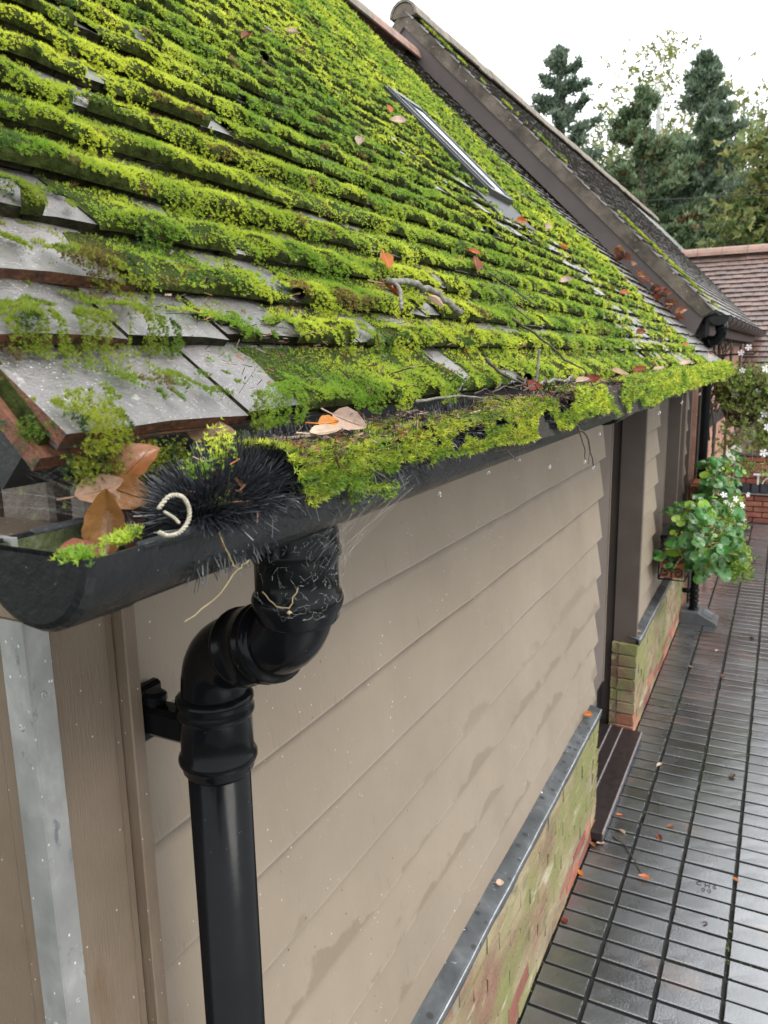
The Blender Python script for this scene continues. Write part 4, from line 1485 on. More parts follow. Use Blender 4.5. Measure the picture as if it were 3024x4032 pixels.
rleaf('white backed leaf high on the moss below the ridge', 2.2, 1.45, .05, MAT['leaf_pale'], 49)
# litter pile in the valley against the gable
for i in range(34):
    t = R.random()
    u = 5.72+R.uniform(-.10, .12); s = R.choice((R.gauss(.98, .06), R.gauss(.62, .14), R.gauss(.48, .06)))
    o = ob('fallen_leaf', leaf_vf(.08, .055, R.uniform(.3, 1), R.uniform(-.4, .6), 500+i), R.choice((MAT['leaf_rust'], MAT['leaf_rust'], MAT['leaf_dark'], MAT['leaf_brown'])), None,
           T(*rp(u, s, .02+R.random()*.05)) @ Matrix.Rotation(R.uniform(0, 6), 4, 'Z') @ Matrix.Rotation(R.uniform(-.9, .9), 4, 'X') @ Matrix.Rotation(R.uniform(-.9, .9), 4, 'Y'), smooth=True)
    tag(o, 'rust or dark brown leaf in the heap drifted along the brown gable board', 'leaf', 'leaves drifted against the gable board')
GLF = [(-.568, 3.531, .034, 'leaf_orange', 'orange leaf beside the near edge of the door step'), (-.532, 3.394, .045, 'leaf_pale', 'pale curled leaf near the corner of the door step'),
       (-.600, 3.262, .040, 'leaf_pale', 'pale crumpled leaf at the near end of the door step'), (-.634, 3.235, .036, 'leaf_brown', 'brown leaf against the plinth by the step end'),
       (-.368, 3.425, .042, 'leaf_rust', 'flat rust leaf on the second row of pavers level with the step end'), (-.334, 3.537, .040, 'leaf_rust', 'rust leaf just beyond the flat rust leaf on the pavers'),
       (-.384, 3.105, .050, 'leaf_orange', 'wet orange leaf at the tip of the curved twig on the pavers'), (-.636, 3.015, .036, 'leaf_orange', 'orange leaf at the foot of the plinth past the green streak'),
       (-.625, 2.696, .040, 'leaf_rust', 'reddish leaf at the foot of the mossy plinth nearest the viewer'), (-.462, 4.106, .040, 'leaf_pale', 'small pinkish leaf in the joint level with the far end of the step'),
       (-.100, 4.144, .055, 'leaf_dark', 'dark brown leaf on the shiny pavers far right'), (-.459, 5.62, .045, 'leaf_pale', 'pinkish leaf in the joint in front of the grey gully cover'),
       (-.311, 6.025, .050, 'leaf_pale', 'pale leaf on the pavers right of the grey gully cover'), (-.239, 5.532, .050, 'leaf_rust', 'red leaf in the second joint before the gully cover'),
       (-.091, 6.448, .050, 'leaf_dark', 'small dark leaf on the far right pavers'), (-.127, 2.93, .022, 'leaf_dark', 'tiny dark fragment on the pale shiny pavers'), (-.035, 3.26, .026, 'leaf_orange', 'small orange leaf in the rightmost wide joint')]
for i, (x, y, L, mm, lb) in enumerate(GLF):
    leaf(lb, (x, y, .006), (R.uniform(-.3, .3), R.uniform(-.3, .3), 1), (R.uniform(-1, 1), R.uniform(-1, 1), 0), L, L*.6, R.uniform(.3, .9), R.uniform(0, .4), MAT[mm], 700+i, PLG)
leaf('curled orange leaf lying on the end of the lead sill', (-.668, 3.20, .655), (.4, -.4, .8), (.8, .3, .2), .045, .03, .9, .3, MAT['leaf_orange'], 801)
leaf('small pinkish dead leaf on the middle of the lead sill', (-.658, 1.98, .650), (.4, -.4, .8), (.8, .3, .2), .026, .02, .6, .3, MAT['leaf_pale'], 802)
leaf('yellow leaf on the second lead sill by the door post', (-.668, 4.47, .622), (.3, -.3, .9), (.8, .3, .2), .05, .03, .6, .3, MAT['leaf_tan'], 803)

# ------------------------------------------------------------------ sticks and twigs
def wiggle(pts, amp, sub=4, seed=0):
    rr = random.Random(seed); o = []
    P = [Vector(p) for p in pts]
    for i in range(len(P)-1):
        for q in range(sub):
            t = q/sub
            o.append(P[i].lerp(P[i+1], t)+Vector((rr.gauss(0, amp), rr.gauss(0, amp), rr.gauss(0, amp))))
    o.append(P[-1]); return o


def stick(label, br, m, name='twig', group='twigs fallen on the roof and gutter'):
    ps = []
    for i, (pts, r0, r1) in enumerate(br):
        p = wiggle(pts, r0*.35, 4, i+len(label)); nn = len(p)
        ps.append(tube(p, [r0+(r1-r0)*k/(nn-1) for k in range(nn)], 7))
    return tag(ob(name, join(ps), m, None, smooth=True), label, name, group)


q = lambda u, s, n=.024: rp(u, s, n)
stick('thick lichened stick lying across the moss with a short side branch', [([q(1.06, .198), q(1.12, .203), q(1.176, .203), q(1.236, .189), q(1.255, .165), q(1.265, .140)], .0050, .0062), ([q(1.085, .198), q(1.068, .178, .03), q(1.04, .153, .028), q(1.02, .131, .024)], .0036, .0026)], MAT['lichenbark'], 'stick')
stick('long thin twig curving down the moss toward the gutter', [([q(1.551, .145), q(1.608, .098), q(1.647, .027), q(1.733, -.012)], .0030, .0014)], MAT['bark'])
stick('fine dark twig above the long thin twig on the moss', [([q(1.62, .235), q(1.66, .17), q(1.69, .14)], .0018, .0010)], MAT['bark'])
stick('slim twig sloping down to the gutter left of the tangle', [([q(1.165, .031), q(1.192, -.003), q(1.233, -.036, .03)], .0026, .0018)], MAT['bark'])
stick('dark curved twig on moss upslope of the stick', [([q(1.72, .30), q(1.80, .26), q(1.85, .22), q(1.88, .18)], .0022, .0010)], MAT['bark'])
gx = lambda y, z, x=-.35: (x, y, z)
stick('dark branching twig hanging over the gutter rim with drips', [([(-.41, 1.30, 2.17), (-.36, 1.36, 2.125), (-.338, 1.44, 2.075), (-.333, 1.51, 2.045), (-.333, 1.565, 1.985)], .0030, .0012), ([(-.338, 1.44, 2.075), (-.335, 1.49, 2.03), (-.335, 1.50, 2.005)], .0014, .0008), ([(-.333, 1.51, 2.045), (-.333, 1.53, 2.02), (-.332, 1.515, 1.995)], .0012, .0007), ([(-.355, 1.37, 2.12), (-.337, 1.42, 2.095), (-.334, 1.50, 2.075)], .0018, .0008)], MAT['bark'])
stick('pale bent twig arching on the gutter beside the red leaf', [([(-.40, 1.36, 2.155), (-.385, 1.44, 2.160), (-.375, 1.50, 2.155), (-.385, 1.58, 2.165)], .0036, .0024)], MAT['lichenbark'])
stick('upright twig stub sticking out of the gutter moss', [([(-.39, 1.335, 2.15), (-.388, 1.345, 2.185), (-.386, 1.35, 2.215)], .0026, .0020)], MAT['lichenbark'])
stick('thin brown twig lying along the gutter by the tan leaf', [([(-.385, .53, 2.137), (-.362, .57, 2.138), (-.343, .625, 2.105), (-.335, .66, 2.085)], .0016, .0009)], MAT['lichenbark'])
stick('twig lying on the gutter litter before the tangle', [([(-.40, .86, 2.15), (-.375, .93, 2.155), (-.36, .99, 2.148)], .0020, .0012), ([(-.375, .93, 2.155), (-.365, .93, 2.17)], .0012, .0008)], MAT['lichenbark'])
stick('dark twig poking out of the front of the gutter moss', [([(-.36, .95, 2.12), (-.338, 1.00, 2.085), (-.332, 1.05, 2.060)], .0018, .0010)], MAT['bark'])
for i in range(22):
    y = R.uniform(1.05, 1.75); x = R.uniform(-.42, -.345); a = R.uniform(-1, 1); L = R.uniform(.04, .10)
    z = 2.148+R.uniform(0, .014)
    stick('thin dark twig in the tangle on the gutter edge', [([(x, y, z), (x+L*.2*a, y+L*.5, z+R.uniform(0, .01)), (x+L*.3*a, y+L, z-R.uniform(-.004, .02))], .0016, .0008)], MAT['bark'], group='twig tangle on the gutter edge')
stick('curved dark twig on the pavers by the plinth', [([(-.56, 3.34, .004), (-.50, 3.30, .006), (-.45, 3.22, .006), (-.40, 3.13, .006)], .0035, .0018)], MAT['bark'], group='twigs on the pavers')
stick('thin arched stem on the pavers near the far drain', [([(-.254, 9.0, .01), (-.20, 8.86, .06), (-.13, 8.80, .03), (-.074, 8.84, .01)], .005, .003)], MAT['bark'], group='twigs on the pavers')

# ------------------------------------------------------------------ cobwebs
A, B = [], []
nodes = []
for i in range(420):
    a = R.gauss(-.55, .62); z = R.uniform(1.960, 2.070)
    rr = .0475+R.random()*.0015 if z < 2.04 else .0475+(z-2.04)*.25
    nodes.append((UPX+rr*math.cos(a), UPY+rr*math.sin(a), z))
N_ = np.array(nodes)
for i in range(len(N_)):
    d = np.linalg.norm(N_-N_[i], axis=1)
    for q_ in np.argsort(d)[1:4]:
        if d[q_] < .018 and R.random() < .6: A.append(N_[i]); B.append(N_[q_])
for i in range(50):
    a = R.uniform(-.9, .6)
    A.append((-.345+R.uniform(-.004, .006), UPY+R.uniform(-.04, .12), 2.085-R.random()*.02)); B.append((UPX+.048*math.cos(a), UPY+.048*math.sin(a), R.uniform(2.0, 2.05)))
v, f = ribbons(np.array(A), np.array(B), .00022)
o = ob('pipe_cobweb', (v, f), MAT['web'], None); tag(o, 'white cobweb threads spun over the pipe outlet socket', 'cobweb', None, 'stuff')
A, B = [], []
for i in range(46):
    t = R.random()
    a = np.array((-.50-.12*R.random(), .372+.03*R.random(), 2.09+.07*R.random())); b = np.array((-.425+.05*R.random(), .36+.04*R.random(), 2.075+.035*R.random()))
    A.append(a); B.append(b)
for i in range(26):
    a = np.array((-.47-.12*R.random(), .36+.02*R.random(), 2.10+.06*R.random())); A.append(a); B.append(a+np.array((R.gauss(0, .03), R.gauss(0, .01), R.gauss(0, .02))))
v, f = ribbons(np.array(A), np.array(B), .00014)
o = ob('eaves_cobweb', (v, f), MAT['web'], None); tag(o, 'grey cobweb strands stretched under the tile corner at the stop end', 'cobweb', None, 'stuff')
# thin dead stem with seed heads hanging in front of the brush
o = ob('dead_stem', join([tube(wiggle([(-.330, .396, 2.090), (-.325, .400, 2.07), (-.324, .405, 2.062), (-.322, .416, 2.066)], .0005), .0006, 5), tube(wiggle([(-.324, .405, 2.062), (-.324, .385, 2.050), (-.328, .355, 2.040)], .0005), .0004, 5), tube(wiggle([(-.322, .43, 2.040), (-.322, .445, 2.024), (-.322, .462, 2.018), (-.322, .475, 2.030)], .0005), .0004, 5), lathe([(0, -.002), (.0022, 0), (0, .002)], (-.322, .462, 2.014), 6)]), MAT['drystem'], None)
tag(o, 'pale dead stem with a seed head dangling from the bristle ball', 'stem')
# drips
dv = []
for (x, y, z) in [(-.385, .9, 2.030), (-.39, 1.1, 2.030), (-.395, 1.27, 2.028), (-.35, 1.30, 2.015), (-.333, 1.57, 1.980), (-.335, 1.50, 2.0), (-.36, 1.75, 2.030), (-.35, 2.6, 2.02), (-.35, 3.2, 2.02), (-.35, 3.9, 2.02), (-.35, 4.6, 2.02)]:
    r_ = .0026 if y < 2 else .005
    dv.append(lathe([(0, -r_*1.1), (r_*.7, -r_*.7), (r_, 0), (r_*.6, r_*.9), (0, r_*2)], (x, y, z), 8))
k = Mt('water_drop'); k.col = (.9, .92, .92); md = k.done(.05, None, spec=.9); md.node_tree.nodes['Principled BSDF'].inputs['Transmission Weight'].default_value = .85
o = ob('water_drops', join(dv), md, None, smooth=True); tag(o, 'clear water drops hanging below the gutter moss', 'water drops', None, 'stuff')

# ------------------------------------------------------------------ taller building with the gable
ROT = -math.atan2(.125, 4.95)
tb = thing('gabled_building', 'taller building with brown gable boards and a grey lichened tile roof', 'building', (-.44, 5.95, 0), ROT)
cb_lo, cb_hi, cb_t = 1.745, 1.905, 2.045
AXG = -2.845
P = [(AXG, cb_lo-AXG), (AXG, cb_hi-AXG), (-.655, cb_hi+.655), (-.540, 2.462), (-.600, 2.330), (-.755, cb_lo+.755)]
fixn(ob('barge_board', prism(P, 'y', 5.93, 5.965), MAT['barge'], tb))
P2 = [(2*AXG-x, z) for x, z in P[:2]] + [(2*AXG+.6, cb_hi+.6+2*0-AXG*0-(-AXG-.6)*0+(-(AXG)-0)-(-AXG)+0)][:0]
xl = 2*AXG+1.0
P2 = [(AXG-.002, cb_lo-AXG), (AXG-.002, cb_hi-AXG), (xl, cb_hi-AXG-(AXG-xl)), (xl, cb_lo-AXG-(AXG-xl))]
fixn(ob('barge_board', prism(P2, 'y', 5.93, 5.965), MAT['barge'], tb))
P = [(AXG, cb_hi-AXG+.002), (AXG, cb_t-AXG-.012), (-.470, cb_t+.470-.012), (-.55, 2.462), (-.653, cb_hi+.653+.002)]
fixn(ob('verge_board', prism(P, 'y', 5.915, 6.06), MAT['verge'], tb))
P2 = [(AXG-.002, cb_hi-AXG+.002), (AXG-.002, cb_t-AXG-.012), (xl, cb_t-AXG-.012-(AXG-xl)), (xl, cb_hi-AXG+.002-(AXG-xl))]
fixn(ob('verge_board', prism(P2, 'y', 5.915, 6.06), MAT['verge'], tb))
zr = cb_t-AXG
# gable wall, long wall
P = [(-.66, 0), (-.66, 2.38), (AXG, zr-.20), (2*AXG+.66, 2.38), (2*AXG+.66, 0)]
fixn(ob('gable_wall', prism(P, 'y', 6.24, 6.34), MAT['trim'], tb))
fixn(ob('wall', box(-.80, -.652, 6.86, 11.3, 0, 2.42), MAT['pinkbrick'], tb))
bl = []
for c in range(30):
    z = .04+c*.078
    y = 6.88+(.11 if c % 2 else 0)
    while y < 11.1:
        bl.append(box(-.66, -.6475+R.uniform(-.003, .003), y+.005, y+.213, z-.033, z+.033)); y += .222
o = ob('infill_brick', join(bl), MAT['pinkbrick'], tb); o['kind'] = 'stuff'
for y in (6.87, 8.10, 9.35, 10.6): ob('timber_post', box(-.70, -.630, y, y+.14, 0, 2.40, .006), MAT['blackwood'], tb)
for z in (.95, 1.60, 2.36):
    for ya, yb in ((7.012, 8.098), (8.242, 9.348), (9.492, 10.598)):
        ob('timber_rail', box(-.70, -.632, ya, yb, z-.06, z+.06, .006), MAT['blackwood'], tb)
fixn(ob('stone_sill', prism([(-.66, 1.03), (-.66, 1.10), (-.56, 1.02), (-.56, .97)], 'y', 9.50, 11.0), MAT['concrete'], tb))
# roof
SRG = (-.46-AXG)*math.sqrt(2)


def gp(u, s, n):
    return (-.46-s*C45+n*C45, u, cb_t+.46+s*C45+n*C45)


V = [gp(6.0, 0, -.02), gp(17, 0, -.02), gp(17, SRG, -.02), gp(6.0, SRG, -.02), gp(6.0, 0.03, -.07), gp(17, .03, -.07), gp(17, SRG, -.07), gp(6.0, SRG, -.07)]
V += [(xl, 6.0, zr-(AXG-xl)-.03), (xl, 17, zr-(AXG-xl)-.03), (xl, 17, zr-(AXG-xl)-.1), (xl, 6.0, zr-(AXG-xl)-.1)]
tr = fixn(ob('roof', (V, F and [(0, 1, 2, 3), (7, 6, 5, 4), (0, 4, 5, 1), (0, 3, 7, 4), (1, 5, 6, 2), (3, 2, 9, 8), (7, 11, 10, 6), (8, 9, 10, 11), (3, 8, 11, 7), (2, 6, 10, 9)]), MAT['greytile'], tb))
bulk = []
r = 0
while r*.09 < SRG-.03:
    u = 5.905+(.07 if r % 2 else 0)
    while u < 13.0:
        s = r*.09+R.uniform(-.004, .004); n_ = R.uniform(-.002, .003)
        ua, ub = u+.002, u+.138
        V = [gp(ua, s, n_), gp(ub, s, n_), gp(ub, s+.1, n_-.0125), gp(ua, s+.1, n_-.0125), gp(ua, s, n_-.013), gp(ub, s, n_-.013)]
        bulk.append((V, [(0, 1, 2, 3), (4, 5, 1, 0), (0, 3, 4)]))
        u += .14
    r += 1
o = ob('roof_tile_field', join(bulk), MAT['greytile'], tr); o['kind'] = 'stuff'
MAT['rowshade'] = plain('tile_row_shade', (.055, .05, .042), .9, .5, 40, .6, 120, spec=.1)  # dark tile fronts: row shadows put into the colour
o.data.materials.append(MAT['rowshade'])
for p_ in o.data.polygons: p_.material_index = 1 if p_.index % 3 == 1 else 0


def ridge_tile(x, z, ya, yb, r_, m, par, wob=0):
    P = [(x+r_*math.cos(PI*i/8), z+r_*math.sin(PI*i/8)) for i in range(9)] + [(x+(r_-.018)*math.cos(PI*i/8), z+(r_-.018)*math.sin(PI*i/8)) for i in range(8, -1, -1)]
    return fixn(ob('ridge_tile', prism(P, 'y', ya, yb), m, par))


u = 5.90; i = 0
while u < 16.5:
    ridge_tile(AXG, zr-.07+R.uniform(-.006, .008), u, u+.325, .118, MAT['lridge'], tr); u += .33
# first ridge tile has a mortared end
fixn(ob('ridge_end_mortar', prism([(AXG+.10*math.cos(PI*i/8), zr-.07+.10*math.sin(PI*i/8)) for i in range(9)], 'y', 5.91, 5.95), MAT['verge'], tr))
# moss line on the verge and along that eave
VV, FF, CC = [], [], []; vo = 0
n = 5200
s = rng.random(n)*SRG; u = 5.93+np.abs(rng.normal(0, .05, n))
ok = fbm(s*5, u*9, 401) + .22*sstep(1.6, .4, s) > .60
s, u = s[ok], u[ok]; n = len(s)
P = np.stack([-.46-s*C45, u, cb_t+.46+s*C45], 1)+NV*.012
v, f, c = blades(P, NV+rng.normal(0, .4, (n, 3)), rng.uniform(.010, .020, n), 5, moss_col(u, s, n)*.75, wid=.28); push(v, f, c)
# turn into the rotated frame
Vm = np.concatenate(VV)
ca, sa = math.cos(ROT), math.sin(ROT)
xy = Vm[:, :2]-np.array([-.44, 5.95]); Vm[:, 0] = -.44+xy[:, 0]*ca-xy[:, 1]*sa; Vm[:, 1] = 5.95+xy[:, 0]*sa+xy[:, 1]*ca
o = ob('verge_moss', (Vm, np.concatenate(FF)), MAT['moss'], None, tint=np.concatenate(CC)); tag(o, 'thin line of yellow green moss along the gable verge', 'moss', None, 'stuff')

# its gutter and pipe
g2 = thing('far_gutter', 'black gutter with end cap on the taller building, running away to the yard end', 'gutter', (-.44, 5.95, 2.46), ROT)
GX2, GZ2 = -.440, 2.462
P = [(GX2+.062*math.cos(PI+PI*i/12), GZ2+.056*math.sin(PI+PI*i/12)) for i in range(13)] + [(GX2+.058*math.cos(2*PI-PI*i/12), GZ2+.052*math.sin(2*PI-PI*i/12)) for i in range(13)]
fixn(ob('channel', prism(P, 'y', 5.97, 10.95), MAT['gutter'], g2))
P = [(GX2+.066*math.cos(PI+PI*i/12), GZ2+.060*math.sin(PI+PI*i/12)) for i in range(13)]
fixn(ob('end_cap', prism(P, 'y', 5.955, 5.985), MAT['gutter'], g2))
for i in range(11):
    y = 6.25+.43*i
    P = [(GX2+.068*math.cos(PI+PI*k_/10), GZ2+.004+.062*math.sin(PI+PI*k_/10)) for k_ in range(11)]
    fixn(ob('bracket', prism(P+[(GX2+.05, GZ2+.02), (GX2-.05, GZ2+.02)], 'y', y, y+.035), MAT['gutter'], g2))
ob('fascia', box(-.54, -.51, 6.07, 10.95, 2.34, 2.46), MAT['blackwood'], tb)
for i in range(16):
    y = 6.15+.3*i; ob('rafter_foot', box(-.64, -.541, y, y+.06, 2.33, 2.42), MAT['blackwood'], tb)
p2 = thing('offset_downpipe', 'black pipe with two elbows under the taller gutter end cap', 'downpipe', (-.44, 6.05, 2.2))
pth = arc_path([(-.425, 6.03, 2.43), (-.425, 6.03, 2.312), (-.575, 6.10, 2.262), (-.70, 6.14, 2.20)], .05, 6)
so_('pipe', tube(pth, .036, 16), MAT['pipe'], p2)
so_('collar', lathe([(.036, -.02), (.043, -.018), (.043, .018), (.036, .02)], (-.425, 6.03, 2.385), 16), MAT['pipe'], p2)
for t in (.35, .62):
    c = Vector((-.425, 6.03, 2.312)).lerp(Vector((-.575, 6.10, 2.262)), t+.1)
    so_('collar', lathe([(.036, -.012), (.042, -.010), (.042, .010), (.036, .012)], c, 16, (-.15, .07, -.05)), MAT['pipe'], p2)

# ground downpipe and gully cover
p3 = thing('yard_downpipe', 'short black downpipe rising from the grey gully cover behind the planter', 'downpipe', (-.553, 6.70, 0))
so_('pipe', lathe([(.034, .06), (.034, 2.0)], (-.553, 6.70, 0), 18), MAT['pipe'], p3)
for z in (.10, .17, .21, .26): so_('collar', lathe([(.034, 0), (.041, .003), (.042, .012), (.034, .016)], (-.553, 6.70, z), 18), MAT['pipe'], p3)
so_('bracket', box(-.66, -.575, 6.68, 6.72, .24, .275, .004), MAT['pipe'], p3)
P = [(-.645, .0), (-.645, .098), (-.505, .098), (-.372, .030), (-.360, .012), (-.360, .0)]
gc = ob('gully_cover', prism(P, 'y', 6.585, 6.86), MAT['greyplastic'], None); fixn(gc)
tag(gc, 'grey wedge shaped plastic gully cover at the foot of the black pipe', 'drain cover')
dv_ = Vector((.133, 0, -.068)).normalized(); nn_ = Vector((.068, 0, .133)).normalized()
V = []
for (a, b, h) in ((.03, 6.65, .004), (.125, 6.65, .004), (.125, 6.80, .004), (.03, 6.80, .004), (.036, 6.657, .0045), (.119, 6.657, .0045), (.119, 6.793, .0045), (.036, 6.793, .0045), (.042, 6.664, .0005), (.113, 6.664, .0005), (.113, 6.786, .0005), (.042, 6.786, .0005)):
    p = Vector((-.505, 0, .098))+dv_*a+nn_*h; V.append((p.x, b, p.z))
F = []
for i in range(2):
    for e in range(4): F.append((i*4+e, i*4+(e+1) % 4, i*4+4+(e+1) % 4, i*4+4+e))
ob('rim', (V, F), MAT['greyplastic'], gc)

# ------------------------------------------------------------------ far building across the end of the yard
YF = 11.18
fb = thing('end_building', 'building across the yard end with red tile roof, beige boards and red brick base', 'building', (0, YF, 0))
fixn(ob('wall', box(-1.4, 4.2, YF+.02, YF+3, 0, 2.1), MAT['mortar'], fb))
brk = [mk('brick', *box(-.105, .105, -.04, .04, -.031, .031, .004), MAT['redbrick']) for _ in range(2)]
for me in brk:
    b_ = bmesh.new(); b_.from_mesh(me); bmesh.ops.recalc_face_normals(b_, faces=b_.faces); b_.to_mesh(me); b_.free()
far = []
for c in range(12):
    z = .036+c*.0735
    if z > .88: break
    if .36 < z < .50: continue
    x = -.70+(.11 if c % 2 else 0)
    while x < 4.0:
        if x < 1.6: inst('brick', R.choice(brk), fb, T(x+.11, YF+.008-(.0 if z > .45 else .02)+R.uniform(-.003, .003), z))
        else: far.append(box(x+.005, x+.215, YF-.02, YF+.04, z-.031, z+.031))
        x += .22
o = ob('brick_field', join(far), MAT['redbrick'], fb); o['kind'] = 'stuff'
ob('stone_band', box(-.75, 4.2, YF-.10, YF+.02, .385, .410, .004), MAT['concrete'], fb)
x = -.75
while x < 2.4:
    ob('ledge_brick', box(x+.003, x+.107, YF-.13, YF+.02, .412, .525, .012), MAT['bluebrick'], fb); x += .11
ob('lead_cap', box(-.75, 4.2, YF-.06, YF+.02, .888, .912, .004), MAT['lead'], fb)
for i in range(8):
    z = .915+i*.148
    P = [(YF-.03, z), (YF-.005, z+.165), (YF+.018, z+.165), (YF+.0, z)]
    fixn(ob('cladding_board', prism(P, 'x', -.72, 4.2), MAT['board'], fb))
EY, EZ = 10.92, 1.97
SF = 1.70*math.sqrt(2)


def fp(x, s, n):
    return (x, EY+s*C45-n*C45, EZ+s*C45+n*C45)


V = [fp(-1.9, 0, -.02), fp(5, 0, -.02), fp(5, SF, -.02), fp(-1.9, SF, -.02), (-1.9, EY+3.9, EZ), (5, EY+3.9, EZ)]
fr = fixn(ob('roof', (V, [(0, 1, 2, 3), (3, 2, 5, 4), (0, 3, 4), (1, 5, 2), (0, 4, 5, 1)]), MAT['redtile'], fb))
bulk = []; r = 0
while r*.095 < SF-.02:
    x = -1.9+(.075 if r % 2 else 0)
    while x < 3.2:
        s = r*.095+R.uniform(-.004, .004); n_ = R.uniform(-.002, .004); xa, xb = x+.003, x+.147
        V = [fp(xa, s, n_), fp((xa+xb)/2, s, n_+.003), fp(xb, s, n_), fp(xb, s+.105, n_-.018), fp(xa, s+.105, n_-.018), fp(xa, s, n_-.02), fp(xb, s, n_-.02)]
        bulk.append((V, [(0, 1, 2, 3, 4), (5, 6, 2, 1, 0)])); x += .15
    r += 1
o = ob('roof_tile_field', join(bulk), MAT['redtile'], fr); o['kind'] = 'stuff'
o.data.materials.append(MAT['rowshade'])  # same painted row shadows on the red tile fronts
for p_ in o.data.polygons: p_.material_index = 1 if p_.index % 2 == 1 else 0
x = -1.6
while x < 4:
    rx, rz_ = EY+SF*C45, EZ+SF*C45-.06
    P = [(rx+.12*math.cos(PI*i/8), rz_+.12*math.sin(PI*i/8)) for i in range(9)] + [(rx+.1*math.cos(PI*i/8), rz_+.1*math.sin(PI*i/8)) for i in range(8, -1, -1)]
    fixn(ob('ridge_tile', prism(P, 'x', x, x+.325), MAT['ridge'], fr)); x += .33
# white bench on the ledge
wb = thing('white_bench', 'white metal bench end with a curved brace by the far brick wall', 'bench', (.2, 11.0, 0))
ob('seat_slat', box(-.285, .95, 11.02, 11.055, .648, .668, .004), MAT['whitemetal'], wb)
ob('seat_slat', box(-.285, .95, 11.06, 11.10, .648, .668, .004), MAT['whitemetal'], wb)
for x in (-.225, .85):
    ob('leg', box(x-.012, x+.012, 11.05, 11.072, .526, .647, .003), MAT['whitemetal'], wb)
ob('brace', tube([(-.17+.16*(1-math.cos(t)), 11.062, .535+.105*math.sin(t)) for t in np.linspace(0, PI, 14)], .009, 8), MAT['whitemetal'], wb)
# drains
dg = thing('channel_drain', 'narrow slotted channel drain along the foot of the far wall', 'drain', (.2, 10.93, 0))
ob('edge', join([box(-.6, 3.8, 11.0, 11.02, -.012, .003), box(-.6, 3.8, 11.095, 11.115, -.012, .003)]), MAT['alu'], dg)
sl = []
x = -.6
while x < 2.6: sl.append(box(x, x+.012, 11.02, 11.095, -.012, .001)); x += .026
o = ob('bar', join(sl), MAT['alu'], dg); o['kind'] = 'stuff'
for (ya, yb), lb in (((9.30, 9.60), 'nearer dark stone drain cover set in the pavers by the planter'), ((10.45, 10.90), 'farther dark stone drain cover close to the end wall')):
    dc = ob('drain_cover', box(-.395, -.262, ya, yb, -.012, .005, .003), MAT['bluebrick'], None); tag(dc, lb, 'drain cover', 'dark drain covers')
    for i in range(3):
        for j in range(5):
            x_, y_ = -.385+i*.042, ya+.02+j*(yb-ya-.04)/5
            ob('stud', box(x_, x_+.030, y_, y_+.035, .0052, .009), MAT['greyplastic'], dc)

# ------------------------------------------------------------------ window boxes, plants
def spiral(c, r_, sx, sz, turns=1.35, y=0):
    return [(c[0]+sx*r_*(1-t/turns*.78)*math.cos(2*PI*t+.4), y, c[1]+sz*r_*(1-t/turns*.78)*math.sin(2*PI*t+.4)) for t in np.linspace(0, turns, 22)]


def trough(xa, xb, ya, yb, za, zb, label):
    t = thing('window_box', label, 'planter', ((xa+xb)/2, (ya+yb)/2, za), 0, 'terracotta window boxes on the clad wall')
    P = [(xa+.012, za+.012), (xb-.012, za+.012), (xb-.004, zb-.012), (xa+.004, zb-.012)]
    fixn(ob('liner', prism(P, 'y', ya+.008, yb-.008), MAT['terracotta'], t))
    fr_ = []
    for y in (ya, yb):
        fr_.append(tube([(xa, y, za), (xb, y, za), (xb, y, zb), (xa, y, zb), (xa, y, za)], .006, 6))
    for (x, z) in ((xa, za), (xb, za), (xb, zb), (xa, zb)): fr_.append(tube([(x, ya, z), (x, yb, z)], .006, 6))
    fr_.append(tube([((xa+xb)/2, ya, za), ((xa+xb)/2, ya, zb)], .004, 6))
    ob('iron_frame', join(fr_), MAT['iron'], t, smooth=True)
    w_, h_ = (xb-xa)/4, (zb-za)/4
    for i, sx in ((1, 1), (3, -1)):
        for j, sz in ((1, 1), (3, -1)):
            ob('scroll', tube(spiral((xa+w_*i, za+h_*j), min(w_, h_)*.82, sx, sz, y=ya-.004), .0055, 6), MAT['iron'], t, smooth=True)
    for y in np.linspace(ya+.12, yb-.1, 5):
        ob('front_scroll', tube([(xb+.004, y+.05*(1-q_/16)*math.cos(q_*.5), (za+zb)/2+.06*(1-q_/16)*math.sin(q_*.5)) for q_ in range(15)], .004, 5), MAT['iron'], t, smooth=True)
    return t


trough(-.650, -.487, 5.15, 5.92, .765, .955, 'terracotta box in black scroll ironwork, nearer one beside the window')
trough(-.600, -.452, 6.30, 7.05, 1.055, 1.225, 'terracotta box in black scroll ironwork, farther one half hidden by leaves')


def round_leaf(L, seed, cup=.25):
    rr = random.Random(seed)
    nr, na = 3, 14
    V = [(0, 0, 0)]; F = []
    for i in range(1, nr+1):
        t = i/nr
        for j in range(na):
            a = 2*PI*j/na
            rad_ = L*.5*(1-.30*math.exp(-((a-PI)/.42)**2))*(1+.05*math.sin(7*a))*t
            z = cup*L*t*t*.5*(1+.5*math.cos(2*a)) + .03*L*math.sin(5*a+seed)*t
            V.append((rad_*math.cos(a)+L*.12, rad_*math.sin(a), z))
    for j in range(na): F.append((0, 1+j, 1+(j+1) % na))
    for i in range(nr-1):
        for j in range(na):
            a, b = 1+i*na+j, 1+i*na+(j+1) % na
            F.append((a, a+na, b+na, b))
    return V, F


LM = [mk('leaf', *round_leaf(.075, s, R.uniform(-.5, .35)), MAT['green'], True) for s in range(7)]
LL = [mk('leaf', *round_leaf(.075, s+40, R.uniform(-.5, .35)), MAT['lime'], True) for s in range(3)]


